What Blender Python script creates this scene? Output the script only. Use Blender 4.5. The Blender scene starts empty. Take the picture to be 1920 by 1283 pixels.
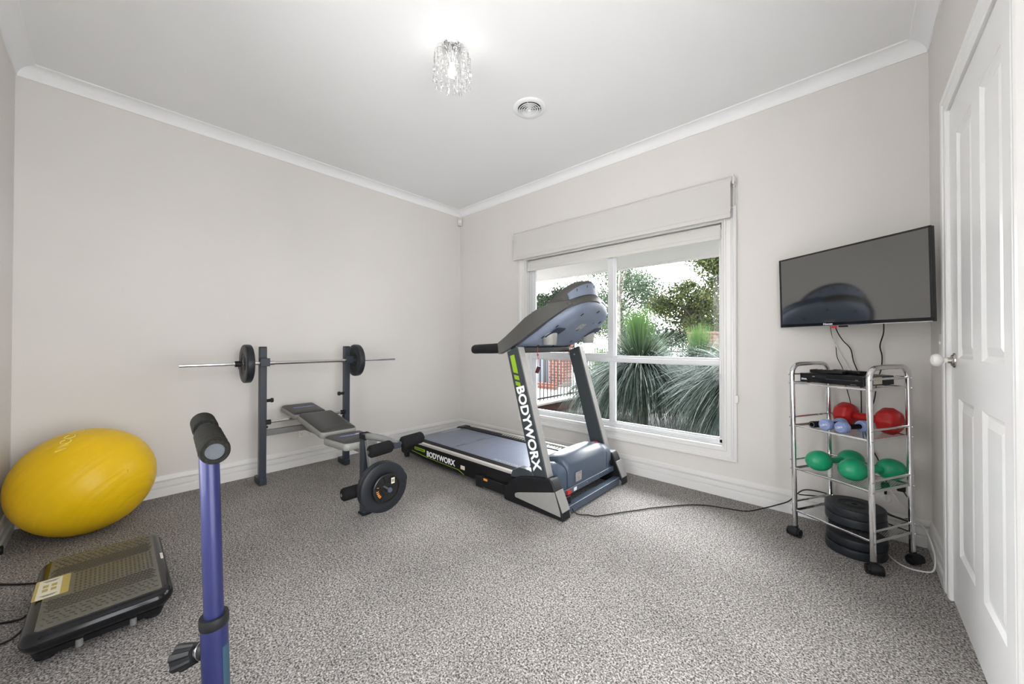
import bpy, math, random
from mathutils import Vector, Matrix
random.seed(7)
sc = bpy.context.scene
COL = sc.collection
V = Vector
PI = math.pi

# ------------------------------------------------------------------ camera
cam_d = bpy.data.cameras.new('camera'); cam = bpy.data.objects.new('camera', cam_d); COL.objects.link(cam)
cam_d.sensor_fit = 'HORIZONTAL'; cam_d.sensor_width = 36.0
cam_d.lens = 690.638 / 1920 * 36.0
cam_d.shift_y = -4.52 / 1920
cam_d.clip_start = 0.02; cam_d.clip_end = 300
yaw, pit, rol = 0.74220, 0.00855, 0.00132
f_ = V((-math.sin(yaw) * math.cos(pit), math.cos(yaw) * math.cos(pit), math.sin(pit)))
r_ = V((math.cos(yaw), math.sin(yaw), 0)); u_ = r_.cross(f_)
rr_ = r_ * math.cos(rol) + u_ * math.sin(rol); uu_ = u_ * math.cos(rol) - r_ * math.sin(rol)
cm = Matrix((rr_, uu_, -f_)).transposed().to_4x4(); cm.translation = V((3.545, -2.915, 1.0735))
cam.matrix_world = cm
sc.camera = cam

# ------------------------------------------------------------------ light and exposure
sc.view_settings.view_transform = 'Standard'; sc.view_settings.look = 'None'
sc.view_settings.exposure = 0.38; sc.view_settings.gamma = 1.0
sc.view_settings.use_curve_mapping = False
SKY = 5.6
GLOW = 48.0        # bright veiled-sun part of the sky beyond the garden
LAMP_W = 0.32
w = bpy.data.worlds.new('sky'); sc.world = w; w.use_nodes = True
nt = w.node_tree; nt.nodes.clear()
wo = nt.nodes.new('ShaderNodeOutputWorld'); bg = nt.nodes.new('ShaderNodeBackground')
tc = nt.nodes.new('ShaderNodeTexCoord'); sx = nt.nodes.new('ShaderNodeSeparateXYZ')
rmp = nt.nodes.new('ShaderNodeValToRGB')
rmp.color_ramp.elements[0].position = 0.0; rmp.color_ramp.elements[0].color = (1.0, 0.995, 0.985, 1)
rmp.color_ramp.elements[1].position = 0.6; rmp.color_ramp.elements[1].color = (0.94, 0.97, 1.0, 1)
nt.links.new(tc.outputs['Generated'], sx.inputs[0]); nt.links.new(sx.outputs['Z'], rmp.inputs[0])
dt = nt.nodes.new('ShaderNodeVectorMath'); dt.operation = 'DOT_PRODUCT'
dt.inputs[1].default_value = V((-0.48, 0.62, 0.62)).normalized()
nt.links.new(tc.outputs['Generated'], dt.inputs[0])
mxn = nt.nodes.new('ShaderNodeMath'); mxn.operation = 'MAXIMUM'; mxn.inputs[1].default_value = 0.0; nt.links.new(dt.outputs['Value'], mxn.inputs[0])
pwn = nt.nodes.new('ShaderNodeMath'); pwn.operation = 'POWER'; pwn.inputs[1].default_value = 7.0; nt.links.new(mxn.outputs[0], pwn.inputs[0])
mad = nt.nodes.new('ShaderNodeMath'); mad.operation = 'MULTIPLY_ADD'; mad.inputs[1].default_value = GLOW; mad.inputs[2].default_value = SKY
nt.links.new(pwn.outputs[0], mad.inputs[0])
nt.links.new(rmp.outputs[0], bg.inputs[0]); nt.links.new(mad.outputs[0], bg.inputs[1])
nt.links.new(bg.outputs[0], wo.inputs[0])
pl = bpy.data.lights.new('window_portal', 'AREA'); pl.shape = 'RECTANGLE'; pl.size = 1.9; pl.size_y = 1.6
pl.cycles.is_portal = True
plo = bpy.data.objects.new('window_portal', pl); COL.objects.link(plo)
plo.location = (1.97, 0.15, 1.12); plo.rotation_euler = (-PI / 2, 0, 0)
pl2 = bpy.data.lights.new('window_portal', 'AREA'); pl2.shape = 'RECTANGLE'; pl2.size = 1.1; pl2.size_y = 1.8; pl2.cycles.is_portal = True  # samples sky through the added window behind the camera
plo2 = bpy.data.objects.new('window_portal', pl2); COL.objects.link(plo2)
plo2.location = (2.45, -3.45, 1.32); plo2.rotation_euler = (PI / 2, 0, 0)
pl3 = bpy.data.lights.new('added_doorway_portal', 'AREA'); pl3.shape = 'RECTANGLE'; pl3.size = 2.05; pl3.size_y = 1.3; pl3.cycles.is_portal = True  # samples sky through the added doorway
plo3 = bpy.data.objects.new('added_doorway_portal', pl3); COL.objects.link(plo3)
plo3.location = (4.01, -2.45, 1.03); plo3.rotation_euler = (0, PI / 2, 0)

# ------------------------------------------------------------------ materials
def new_mat(name):
    m = bpy.data.materials.new(name); m.use_nodes = True
    n = m.node_tree; b = n.nodes['Principled BSDF']
    return m, n, b

def mat(name, col, rough=0.5, metal=0.0, var=0.04, scale=30.0, bump=0.0, coat=0.0, spec=0.5, bscale=None):
    m, n, b = new_mat(name)
    tc = n.nodes.new('ShaderNodeTexCoord'); nz = n.nodes.new('ShaderNodeTexNoise')
    nz.inputs['Scale'].default_value = scale; nz.inputs['Detail'].default_value = 3
    n.links.new(tc.outputs['Object'], nz.inputs['Vector'])
    rp = n.nodes.new('ShaderNodeValToRGB')
    rp.color_ramp.elements[0].position = 0.3; rp.color_ramp.elements[1].position = 0.7
    rp.color_ramp.elements[0].color = (*[max(0, c * (1 - var)) for c in col], 1)
    rp.color_ramp.elements[1].color = (*[min(1, c * (1 + var)) for c in col], 1)
    n.links.new(nz.outputs['Fac'], rp.inputs[0]); n.links.new(rp.outputs[0], b.inputs['Base Color'])
    b.inputs['Roughness'].default_value = rough; b.inputs['Metallic'].default_value = metal
    b.inputs['Coat Weight'].default_value = coat; b.inputs['Specular IOR Level'].default_value = spec
    if bump:
        bp = n.nodes.new('ShaderNodeBump'); bp.inputs['Strength'].default_value = bump; bp.inputs['Distance'].default_value = 0.002
        n2 = n.nodes.new('ShaderNodeTexNoise'); n2.inputs['Scale'].default_value = bscale or scale * 4
        n.links.new(tc.outputs['Object'], n2.inputs['Vector'])
        n.links.new(n2.outputs['Fac'], bp.inputs['Height']); n.links.new(bp.outputs[0], b.inputs['Normal'])
    return m

M = {}
M['wall'] = mat('wall_paint', (0.70, 0.674, 0.648), 0.75, var=0.012, scale=2.0, bump=0.05, bscale=300)
M['ceil'] = mat('ceiling_paint', (0.865, 0.868, 0.878), 0.85, var=0.01, scale=2.0)
M['trim'] = mat('white_gloss_paint', (0.745, 0.735, 0.72), 0.30, var=0.01, scale=3.0, bump=0.03, bscale=40)
M['trim_lit'] = mat('lit_white_gloss_paint', (0.86, 0.86, 0.855), 0.30, var=0.01, scale=3.0)  # same paint as the trim, light on the door put into a paler colour
M['alu'] = mat('white_window_frame', (0.70, 0.71, 0.725), 0.35, var=0.01)
M['blind'] = mat('roller_blind_fabric', (0.60, 0.58, 0.555), 0.85, var=0.02, scale=400, bump=0.1, bscale=900)
M['blind2'] = mat('inner_blind_fabric', (0.66, 0.65, 0.62), 0.85, var=0.02, scale=400, bump=0.1, bscale=900)
M['black'] = mat('black_plastic', (0.009, 0.0095, 0.011), 0.45, var=0.1, spec=0.3)
M['black_gloss'] = mat('gloss_black_plastic', (0.007, 0.0075, 0.009), 0.16, var=0.1, spec=0.35)
M['foam'] = mat('black_foam', (0.010, 0.010, 0.011), 0.92, spec=0.15, var=0.25, scale=250, bump=0.5, bscale=500)
M['gfoam'] = mat('worn_grey_black_foam', (0.014, 0.0135, 0.0115), 0.95, spec=0.12, var=0.35, scale=160, bump=0.8, bscale=300)
M['darkmetal'] = mat('charcoal_powdercoat', (0.026, 0.033, 0.046), 0.38, var=0.05, scale=80)
M['greymetal'] = mat('grey_powdercoat', (0.17, 0.17, 0.165), 0.42, var=0.04)
M['chrome'] = mat('chrome', (0.80, 0.80, 0.81), 0.08, metal=1.0, var=0.02)
M['steel'] = mat('brushed_steel', (0.62, 0.61, 0.60), 0.22, metal=1.0, var=0.05, scale=120)
M['plate'] = mat('dark_vinyl_weight', (0.016, 0.0185, 0.023), 0.42, var=0.12, spec=0.35, scale=60, bump=0.15, bscale=300)
M['iron'] = mat('black_enamel_iron', (0.012, 0.012, 0.013), 0.22, var=0.1)
M['vinyl'] = mat('black_bench_vinyl', (0.036, 0.036, 0.035), 0.42, var=0.06, bump=0.15, bscale=260)
M['gvinyl'] = mat('grey_bench_vinyl', (0.27, 0.27, 0.25), 0.45, var=0.04, bump=0.1, bscale=260)
M['blue_print'] = mat('blue_print', (0.10, 0.17, 0.50), 0.4)
M['white_print'] = mat('white_print', (0.85, 0.86, 0.87), 0.5)
M['grey_print'] = mat('grey_print', (0.45, 0.47, 0.5), 0.5)
M['orange_print'] = mat('orange_print', (0.80, 0.30, 0.04), 0.5)
M['green_print'] = mat('lime_print', (0.24, 0.40, 0.02), 0.5)
M['red_print'] = mat('red_plastic', (0.55, 0.02, 0.02), 0.4)
M['tm_body'] = mat('blue_grey_plastic', (0.058, 0.080, 0.115), 0.34, var=0.03)
M['tm_under'] = mat('console_underside_plastic', (0.155, 0.185, 0.25), 0.42, var=0.03)
M['capgrey'] = mat('grey_end_plug', (0.050, 0.058, 0.070), 0.65, var=0.1)
M['recess'] = mat('dark_blue_recess_shade', (0.020, 0.024, 0.055), 0.5)
M['tm_dark'] = mat('gunmetal_plastic', (0.058, 0.057, 0.053), 0.42, var=0.04)
M['tm_up'] = mat('upright_charcoal', (0.036, 0.044, 0.050), 0.38, var=0.04)
M['silver'] = mat('silver_plastic', (0.29, 0.285, 0.275), 0.42, metal=0.1, var=0.03)
M['sil_rail'] = mat('silver_rail', (0.68, 0.66, 0.62), 0.3, metal=0.5, var=0.03)
M['belt'] = mat('running_belt', (0.16, 0.185, 0.25), 0.36, var=0.05, scale=12, bump=0.1, bscale=700)  # blue window glare on the dark grey belt is put into the colour
M['yellow'] = mat('yellow_vinyl', (0.74, 0.47, 0.004), 0.40, var=0.05, scale=4, spec=0.35)
M['red'] = mat('red_vinyl', (0.42, 0.008, 0.010), 0.33, var=0.05)
M['green'] = mat('green_vinyl', (0.008, 0.30, 0.135), 0.33, var=0.05)
M['lilac'] = mat('lilac_vinyl', (0.24, 0.31, 0.54), 0.42, var=0.04)
M['bluepole'] = mat('metallic_blue_paint', (0.014, 0.018, 0.090), 0.38, metal=0.25, var=0.04, coat=0.25)
M['porcelain'] = mat('white_porcelain', (0.84, 0.83, 0.81), 0.12, var=0.01)
M['nickel'] = mat('polished_nickel', (0.55, 0.52, 0.47), 0.15, metal=1.0)
M['plug'] = mat('socket_white_plastic', (0.78, 0.77, 0.74), 0.35, var=0.01)
M['cream'] = mat('cream_plastic', (0.62, 0.59, 0.52), 0.4, var=0.02)
M['wcable'] = mat('white_cable', (0.70, 0.69, 0.66), 0.45)
M['concrete'] = mat('pale_concrete', (0.42, 0.40, 0.37), 0.85, var=0.1, scale=15)
M['paving'] = mat('bounce_paving', (0.75, 0.73, 0.70), 0.85, var=0.05, scale=8)
M['soil'] = mat('dark_garden_soil', (0.012, 0.011, 0.008), 0.95, var=0.4, scale=20)
M['soffit'] = mat('eave_paint', (0.42, 0.41, 0.40), 0.7, var=0.02)
M['fence'] = mat('black_fence_metal', (0.008, 0.009, 0.011), 0.4)
M['stone'] = mat('blue_grey_pebble', (0.05, 0.065, 0.08), 0.8, var=0.3)
M['bark'] = mat('brown_bark', (0.06, 0.05, 0.04), 0.9, var=0.4, scale=12, bump=0.5)
M['labelm'] = mat('printed_sticker', (0.30, 0.29, 0.28), 0.4, var=0.9, scale=160)
M['gold'] = mat('brass_film_sticker', (0.42, 0.33, 0.10), 0.35, var=0.05)
M['paper'] = mat('cream_sticker', (0.68, 0.65, 0.52), 0.5, var=0.03)
M['screen_bezel'] = mat('tv_bezel', (0.010, 0.010, 0.011), 0.2)
M['gate'] = mat('grey_painted_metal', (0.10, 0.12, 0.15), 0.5)

def mat_screen():
    m, n, b = new_mat('tv_screen_glass')
    tc = n.nodes.new('ShaderNodeTexCoord'); nz = n.nodes.new('ShaderNodeTexNoise'); nz.inputs['Scale'].default_value = 3
    n.links.new(tc.outputs['Object'], nz.inputs['Vector'])
    mr = n.nodes.new('ShaderNodeMapRange'); mr.inputs[3].default_value = 0.05; mr.inputs[4].default_value = 0.07
    n.links.new(nz.outputs['Fac'], mr.inputs[0]); n.links.new(mr.outputs[0], b.inputs['Roughness'])
    b.inputs['Base Color'].default_value = (0.006, 0.006, 0.006, 1)
    b.inputs['IOR'].default_value = 2.6
    return m
M['screen'] = mat_screen()

def mat_carpet():
    m, n, b = new_mat('grey_fleck_carpet')
    L = n.links
    tc = n.nodes.new('ShaderNodeTexCoord')
    a = n.nodes.new('ShaderNodeTexNoise'); a.inputs['Scale'].default_value = 165; a.inputs['Detail'].default_value = 2.0; a.inputs['Roughness'].default_value = 0.6
    a.inputs['Distortion'].default_value = 0.6
    big = n.nodes.new('ShaderNodeTexNoise'); big.inputs['Scale'].default_value = 2.2; big.inputs['Detail'].default_value = 3
    hue = n.nodes.new('ShaderNodeTexNoise'); hue.inputs['Scale'].default_value = 60
    for t in (a, big, hue): L.new(tc.outputs['Object'], t.inputs['Vector'])
    rp = n.nodes.new('ShaderNodeValToRGB'); e = rp.color_ramp.elements
    e[0].position = 0.36; e[0].color = (0.055, 0.050, 0.046, 1)
    e[1].position = 0.66; e[1].color = (0.55, 0.522, 0.50, 1)
    k = e.new(0.50); k.color = (0.250, 0.233, 0.221, 1)
    L.new(a.outputs['Fac'], rp.inputs[0])
    mr = n.nodes.new('ShaderNodeMapRange'); mr.inputs[1].default_value = 0.3; mr.inputs[2].default_value = 0.7
    mr.inputs[3].default_value = 0.88; mr.inputs[4].default_value = 1.12
    L.new(big.outputs['Fac'], mr.inputs[0])
    mx = n.nodes.new('ShaderNodeVectorMath'); mx.operation = 'SCALE'
    L.new(rp.outputs[0], mx.inputs[0]); L.new(mr.outputs[0], mx.inputs['Scale'])
    L.new(mx.outputs[0], b.inputs['Base Color'])
    b.inputs['Roughness'].default_value = 0.95; b.inputs['Specular IOR Level'].default_value = 0.1
    bp = n.nodes.new('ShaderNodeBump'); bp.inputs['Strength'].default_value = 0.75; bp.inputs['Distance'].default_value = 0.006
    L.new(a.outputs['Fac'], bp.inputs['Height']); L.new(bp.outputs[0], b.inputs['Normal'])
    return m
M['carpet'] = mat_carpet()

def mat_brick(name, c1, c2, mort, scale=1.0):
    m, n, b = new_mat(name); L = n.links
    tc = n.nodes.new('ShaderNodeTexCoord'); mp = n.nodes.new('ShaderNodeMapping')
    mp.inputs['Rotation'].default_value = (PI / 2, 0, 0)
    bt = n.nodes.new('ShaderNodeTexBrick'); bt.inputs['Scale'].default_value = scale
    bt.inputs['Color1'].default_value = (*c1, 1); bt.inputs['Color2'].default_value = (*c2, 1); bt.inputs['Mortar'].default_value = (*mort, 1)
    bt.inputs['Mortar Size'].default_value = 0.010; bt.inputs['Brick Width'].default_value = 0.24; bt.inputs['Row Height'].default_value = 0.086
    L.new(tc.outputs['Object'], mp.inputs[0]); L.new(mp.outputs[0], bt.inputs['Vector'])
    L.new(bt.outputs['Color'], b.inputs['Base Color']); b.inputs['Roughness'].default_value = 0.9
    return m
M['brick'] = mat_brick('red_brick', (0.13, 0.030, 0.020), (0.09, 0.022, 0.016), (0.16, 0.14, 0.12))
M['dbrick'] = mat_brick('dark_brown_brick', (0.085, 0.035, 0.022), (0.06, 0.026, 0.018), (0.05, 0.035, 0.03))

def mat_glass():
    m = bpy.data.materials.new('window_glass'); m.use_nodes = True; n = m.node_tree; n.nodes.clear()
    o = n.nodes.new('ShaderNodeOutputMaterial'); mix = n.nodes.new('ShaderNodeMixShader')
    t = n.nodes.new('ShaderNodeBsdfTransparent'); g = n.nodes.new('ShaderNodeBsdfGlossy'); g.inputs['Roughness'].default_value = 0.0
    fr = n.nodes.new('ShaderNodeFresnel'); fr.inputs[0].default_value = 1.25
    n.links.new(fr.outputs[0], mix.inputs[0]); n.links.new(t.outputs[0], mix.inputs[1]); n.links.new(g.outputs[0], mix.inputs[2])
    n.links.new(mix.outputs[0], o.inputs[0]); return m
M['glass'] = mat_glass()

def mat_crystal():
    m = bpy.data.materials.new('crystal'); m.use_nodes = True; n = m.node_tree; n.nodes.clear()
    o = n.nodes.new('ShaderNodeOutputMaterial'); mix = n.nodes.new('ShaderNodeMixShader')
    t = n.nodes.new('ShaderNodeBsdfTransparent'); t.inputs[0].default_value = (0.93, 0.93, 0.94, 1)
    g = n.nodes.new('ShaderNodeBsdfGlossy'); g.inputs['Roughness'].default_value = 0.05
    fr = n.nodes.new('ShaderNodeFresnel'); fr.inputs[0].default_value = 1.75
    n.links.new(fr.outputs[0], mix.inputs[0]); n.links.new(t.outputs[0], mix.inputs[1]); n.links.new(g.outputs[0], mix.inputs[2])
    df = n.nodes.new('ShaderNodeBsdfTranslucent'); df.inputs[0].default_value = (.95, .95, .96, 1); d2 = n.nodes.new('ShaderNodeBsdfDiffuse'); d2.inputs[0].default_value = (.95, .95, .96, 1)
    ad = n.nodes.new('ShaderNodeMixShader'); ad.inputs[0].default_value = .5; n.links.new(df.outputs[0], ad.inputs[1]); n.links.new(d2.outputs[0], ad.inputs[2])
    m2 = n.nodes.new('ShaderNodeMixShader'); m2.inputs[0].default_value = .22; n.links.new(mix.outputs[0], m2.inputs[1]); n.links.new(ad.outputs[0], m2.inputs[2])
    n.links.new(m2.outputs[0], o.inputs[0]); return m
M['crystal'] = mat_crystal()

def mat_bulb():
    m = bpy.data.materials.new('glowing_bulb'); m.use_nodes = True; n = m.node_tree; n.nodes.clear()
    o = n.nodes.new('ShaderNodeOutputMaterial'); add = n.nodes.new('ShaderNodeAddShader')
    t = n.nodes.new('ShaderNodeBsdfTransparent'); e = n.nodes.new('ShaderNodeEmission'); e.inputs[0].default_value = (1, 0.97, 0.93, 1); e.inputs[1].default_value = 3
    n.links.new(t.outputs[0], add.inputs[0]); n.links.new(e.outputs[0], add.inputs[1]); n.links.new(add.outputs[0], o.inputs[0]); return m
M['bulb'] = mat_bulb()

def mat_mesh():
    # woven wire mesh of the trolley shelves, openings are real transparency of the thin sheet
    m = bpy.data.materials.new('expanded_wire_mesh'); m.use_nodes = True; n = m.node_tree; b = n.nodes['Principled BSDF']
    b.inputs['Metallic'].default_value = 1; b.inputs['Roughness'].default_value = 0.25; b.inputs['Base Color'].default_value = (0.55, 0.55, 0.55, 1)
    tc = n.nodes.new('ShaderNodeTexCoord'); mp = n.nodes.new('ShaderNodeMapping'); mp.inputs['Rotation'].default_value = (0, 0, PI / 4)
    ck = n.nodes.new('ShaderNodeTexBrick'); ck.offset = 0.5
    ck.inputs['Scale'].default_value = 1.0; ck.inputs['Brick Width'].default_value = 0.009; ck.inputs['Row Height'].default_value = 0.0075; ck.inputs['Mortar Size'].default_value = 0.0013
    o = n.nodes['Material Output']; mix = n.nodes.new('ShaderNodeMixShader'); t = n.nodes.new('ShaderNodeBsdfTransparent')
    n.links.new(tc.outputs['Object'], mp.inputs[0]); n.links.new(mp.outputs[0], ck.inputs['Vector'])
    n.links.new(ck.outputs['Fac'], mix.inputs[0]); n.links.new(t.outputs[0], mix.inputs[1]); n.links.new(b.outputs[0], mix.inputs[2])
    n.links.new(mix.outputs[0], o.inputs[0]); return m
M['mesh'] = mat_mesh()

def mat_leaf(name, stops, tip=False):
    m, n, b = new_mat(name); L = n.links
    g = n.nodes.new('ShaderNodeNewGeometry'); rp = n.nodes.new('ShaderNodeValToRGB')
    e = rp.color_ramp.elements; e[0].position = 0; e[0].color = (*stops[0], 1); e[1].position = 1; e[1].color = (*stops[-1], 1)
    for i, s in enumerate(stops[1:-1]):
        k = e.new((i + 1) / (len(stops) - 1)); k.color = (*s, 1)
    L.new(g.outputs['Random Per Island'], rp.inputs[0]); L.new(rp.outputs[0], b.inputs['Base Color'])
    b.inputs['Roughness'].default_value = 0.8; b.inputs['Specular IOR Level'].default_value = 0.08
    return m
M['blade_grey'] = mat_leaf('grass_tree_skirt', [(0.008, 0.014, 0.010), (0.022, 0.038, 0.030), (0.060, 0.085, 0.072), (0.012, 0.020, 0.016), (0.040, 0.062, 0.055), (0.20, 0.225, 0.205)])
M['blade_green'] = mat_leaf('grass_tree_tuft', [(0.040, 0.105, 0.022), (0.075, 0.150, 0.035), (0.12, 0.19, 0.07), (0.10, 0.15, 0.09)])
M['blade_mid'] = mat_leaf('grass_tree_middle', [(0.025, 0.050, 0.026), (0.055, 0.095, 0.050), (0.10, 0.135, 0.10), (0.16, 0.19, 0.16)])
M['leafA'] = mat_leaf('grey_green_leaves', [(0.0369, 0.0616, 0.0410), (0.0720, 0.1130, 0.0657), (0.1231, 0.1642, 0.1026), (0.0925, 0.1273, 0.1130)])
M['leafB'] = mat_leaf('olive_leaves', [(0.0135, 0.0243, 0.0135), (0.0378, 0.0540, 0.0243), (0.0879, 0.1014, 0.0297), (0.0405, 0.0513, 0.0351)])
M['leafC'] = mat_leaf('dark_leaves', [(0.0072, 0.0144, 0.0090), (0.0180, 0.0288, 0.0162), (0.0316, 0.0450, 0.0216)])
M['wtrunk'] = mat('pale_mottled_bark', (0.16, 0.155, 0.14), 0.9, var=0.85, scale=9)

# ------------------------------------------------------------------ mesh builder
class MB:
    def __init__(s, T=None): s.v = []; s.f = []; s.sm = []; s.T = T or Matrix.Identity(4)
    def add(s, vs, fs, smooth=False):
        o = len(s.v); s.v += [s.T @ V(p) for p in vs]; s.f += [tuple(i + o for i in f) for f in fs]; s.sm += [smooth] * len(fs); return s
    def box(s, a, b):
        x0, y0, z0 = [min(a[i], b[i]) for i in range(3)]; x1, y1, z1 = [max(a[i], b[i]) for i in range(3)]
        return s.add([(x0, y0, z0), (x1, y0, z0), (x1, y1, z0), (x0, y1, z0), (x0, y0, z1), (x1, y0, z1), (x1, y1, z1), (x0, y1, z1)],
                     [(0, 3, 2, 1), (4, 5, 6, 7), (0, 1, 5, 4), (1, 2, 6, 5), (2, 3, 7, 6), (3, 0, 4, 7)])
    def bar(s, p, q, w, h, up=(0, 0, 1)):
        p, q = V(p), V(q); d = (q - p).normalized(); up = V(up)
        if abs(d.dot(up)) > .99: up = V((1, 0, 0))
        a = d.cross(up).normalized() * w / 2; b = a.cross(d).normalized() * h / 2
        vs = [p - a - b, p + a - b, p + a + b, p - a + b, q - a - b, q + a - b, q + a + b, q - a + b]
        return s.add(vs, [(0, 3, 2, 1), (4, 5, 6, 7), (0, 1, 5, 4), (1, 2, 6, 5), (2, 3, 7, 6), (3, 0, 4, 7)])
    def cyl(s, p, q, r, r2=None, n=24, caps=True):
        p, q = V(p), V(q); r2 = r if r2 is None else r2
        d = (q - p).normalized(); a = d.orthogonal().normalized(); b = d.cross(a)
        vs = [p + (a * math.cos(2 * PI * i / n) + b * math.sin(2 * PI * i / n)) * r for i in range(n)]
        vs += [q + (a * math.cos(2 * PI * i / n) + b * math.sin(2 * PI * i / n)) * r2 for i in range(n)]
        fs = [(i, (i + 1) % n, n + (i + 1) % n, n + i) for i in range(n)]
        s.add(vs, fs, True)
        if caps:
            s.add(vs[:n], [tuple(range(n))[::-1]]); s.add(vs[n:], [tuple(range(n))])
        return s
    def lathe(s, prof, p=(0, 0, 0), ax=(0, 0, 1), n=32, sc2=1.0):
        # prof: list of (radius, height)
        p = V(p); d = V(ax).normalized()
        a = V((1, 0, 0)) if abs(d.z) > .99 else d.cross(V((0, 0, 1))).normalized(); b = d.cross(a)
        vs = []
        for r, h in prof:
            for i in range(n): vs.append(p + d * h + (a * math.cos(2 * PI * i / n) + b * math.sin(2 * PI * i / n) * sc2) * max(r, 1e-5))
        fs = []
        for k in range(len(prof) - 1):
            for i in range(n): fs.append((k * n + i, k * n + (i + 1) % n, (k + 1) * n + (i + 1) % n, (k + 1) * n + i))
        return s.add(vs, fs, True)
    def tube(s, pts, r, n=10, smooth=0, caps=True, flat=1.0):
        pts = [V(p) for p in pts]
        n0 = len(pts)
        if smooth: pts = crom(pts, smooth)
        rad = [r] * len(pts)
        if isinstance(r, (list, tuple)):
            for i in range(len(pts)):
                q_ = i * (n0 - 1) / (len(pts) - 1); a_ = min(int(q_), n0 - 2); rad[i] = r[a_] + (r[a_ + 1] - r[a_]) * (q_ - a_)
        t = (pts[1] - pts[0]).normalized(); a = t.orthogonal().normalized(); vs = []
        for i, p in enumerate(pts):
            if 0 < i < len(pts) - 1: t = (pts[i + 1] - pts[i - 1])
            elif i: t = pts[i] - pts[i - 1]
            else: t = pts[1] - pts[0]
            if t.length < 1e-9: t = V((0, 0, 1))
            t.normalize(); a = (a - t * a.dot(t)); a = a.normalized() if a.length > 1e-6 else t.orthogonal().normalized(); b = t.cross(a)
            for k in range(n): vs.append(p + (a * math.cos(2 * PI * k / n) + b * math.sin(2 * PI * k / n) * flat) * rad[i])
        fs = []
        for i in range(len(pts) - 1):
            for k in range(n): fs.append((i * n + k, i * n + (k + 1) % n, (i + 1) * n + (k + 1) % n, (i + 1) * n + k))
        s.add(vs, fs, True)
        if caps: s.add(vs[:n], [tuple(range(n))[::-1]]); s.add(vs[-n:], [tuple(range(n))])
        return s
    def prism(s, poly, o, ex, ey, h):
        # polygon in (ex,ey) plane at o, extruded by vector h
        o, ex, ey, h = V(o), V(ex), V(ey), V(h); n = len(poly)
        vs = [o + ex * a + ey * b for a, b in poly]; vs += [p + h for p in vs]
        return s.add(vs, [tuple(range(n))[::-1], tuple(range(n, 2 * n))] + [(i, (i + 1) % n, n + (i + 1) % n, n + i) for i in range(n)])
    def loft(s, rings, closed=True, caps=True, smooth=True):
        n = len(rings[0]); vs = [p for r in rings for p in r]; fs = []
        for i in range(len(rings) - 1):
            for k in range(n if closed else n - 1): fs.append((i * n + k, i * n + (k + 1) % n, (i + 1) * n + (k + 1) % n, (i + 1) * n + k))
        s.add(vs, fs, smooth)
        if caps: s.add(rings[0], [tuple(range(n))[::-1]]); s.add(rings[-1], [tuple(range(n))])
        return s
    def sphere(s, c, r, n=24, m=14, sc=(1, 1, 1)):
        c = V(c); prof = []; vs = []
        for j in range(m + 1):
            t = PI * j / m
            for i in range(n): vs.append(c + V((r * sc[0] * math.sin(t) * math.cos(2 * PI * i / n), r * sc[1] * math.sin(t) * math.sin(2 * PI * i / n), -r * sc[2] * math.cos(t))))
        fs = [(j * n + i, j * n + (i + 1) % n, (j + 1) * n + (i + 1) % n, (j + 1) * n + i) for j in range(m) for i in range(n)]
        return s.add(vs, fs, True)
    def build(s, name, m, parent=None, bevel=0, seg=2, weld=True, ang=35, sub=0):
        me = bpy.data.meshes.new(name)
        inv = V((0, 0, 0))
        if parent is not None:
            q = parent
            while q is not None: inv += q.location; q = q.parent
        me.from_pydata([tuple(p - inv) for p in s.v], [], s.f); me.update()
        for i, p in enumerate(me.polygons): p.use_smooth = True if (bevel or s.sm[i]) else False
        if weld:
            import bmesh
            bm = bmesh.new(); bm.from_mesh(me); bmesh.ops.remove_doubles(bm, verts=bm.verts, dist=1e-5)
            bmesh.ops.recalc_face_normals(bm, faces=bm.faces); bm.to_mesh(me); bm.free()
            try: me.set_sharp_from_angle(angle=math.radians(ang))
            except Exception: pass
        me.materials.append(m)
        o = bpy.data.objects.new(name, me); COL.objects.link(o)
        if parent is not None: o.parent = parent
        if bevel:
            b = o.modifiers.new('bevel', 'BEVEL'); b.width = bevel; b.segments = seg; b.limit_method = 'ANGLE'; b.angle_limit = math.radians(35); b.harden_normals = True
        if sub:
            b = o.modifiers.new('sub', 'SUBSURF'); b.levels = sub; b.render_levels = sub
        return o

def crom(P, k=6):
    out = []; n = len(P)
    for i in range(n - 1):
        p0, p1, p2, p3 = P[max(i - 1, 0)], P[i], P[i + 1], P[min(i + 2, n - 1)]
        for j in range(k):
            t = j / k
            out.append(0.5 * ((2 * p1) + (p2 - p0) * t + (2 * p0 - 5 * p1 + 4 * p2 - p3) * t * t + (3 * p1 - p0 - 3 * p2 + p3) * t ** 3))
    out.append(P[-1]); return out

def tag(o, label, cat, group=None):
    o['label'] = label; o['category'] = cat
    if group: o['group'] = group
    return o
def thing(name, label, cat, loc=(0, 0, 0), group=None):
    o = bpy.data.objects.new(name, None); o.empty_display_size = 0.05; COL.objects.link(o); o.location = loc
    return tag(o, label, cat, group)
def struct(o): o['kind'] = 'structure'; return o
def copy_tree(o, label, loc=None, rot=None, mw=None, group=None):
    c = o.copy(); COL.objects.link(c); c['label'] = label
    if group: c['group'] = group
    for ch in o.children:
        k = ch.copy(); COL.objects.link(k); k.parent = c
        for g in ch.children:
            d = g.copy(); COL.objects.link(d); d.parent = k
    if mw is not None: c.matrix_world = mw
    else:
        if loc is not None: c.location = loc
        if rot is not None: c.rotation_euler = rot
    return c
def frame(o, ex, ey, ez=None):
    ex = V(ex).normalized(); ey = V(ey).normalized(); ez = V(ez) if ez else ex.cross(ey)
    m = Matrix((ex, ey, ez)).transposed().to_4x4(); m.translation = V(o); return m
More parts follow.
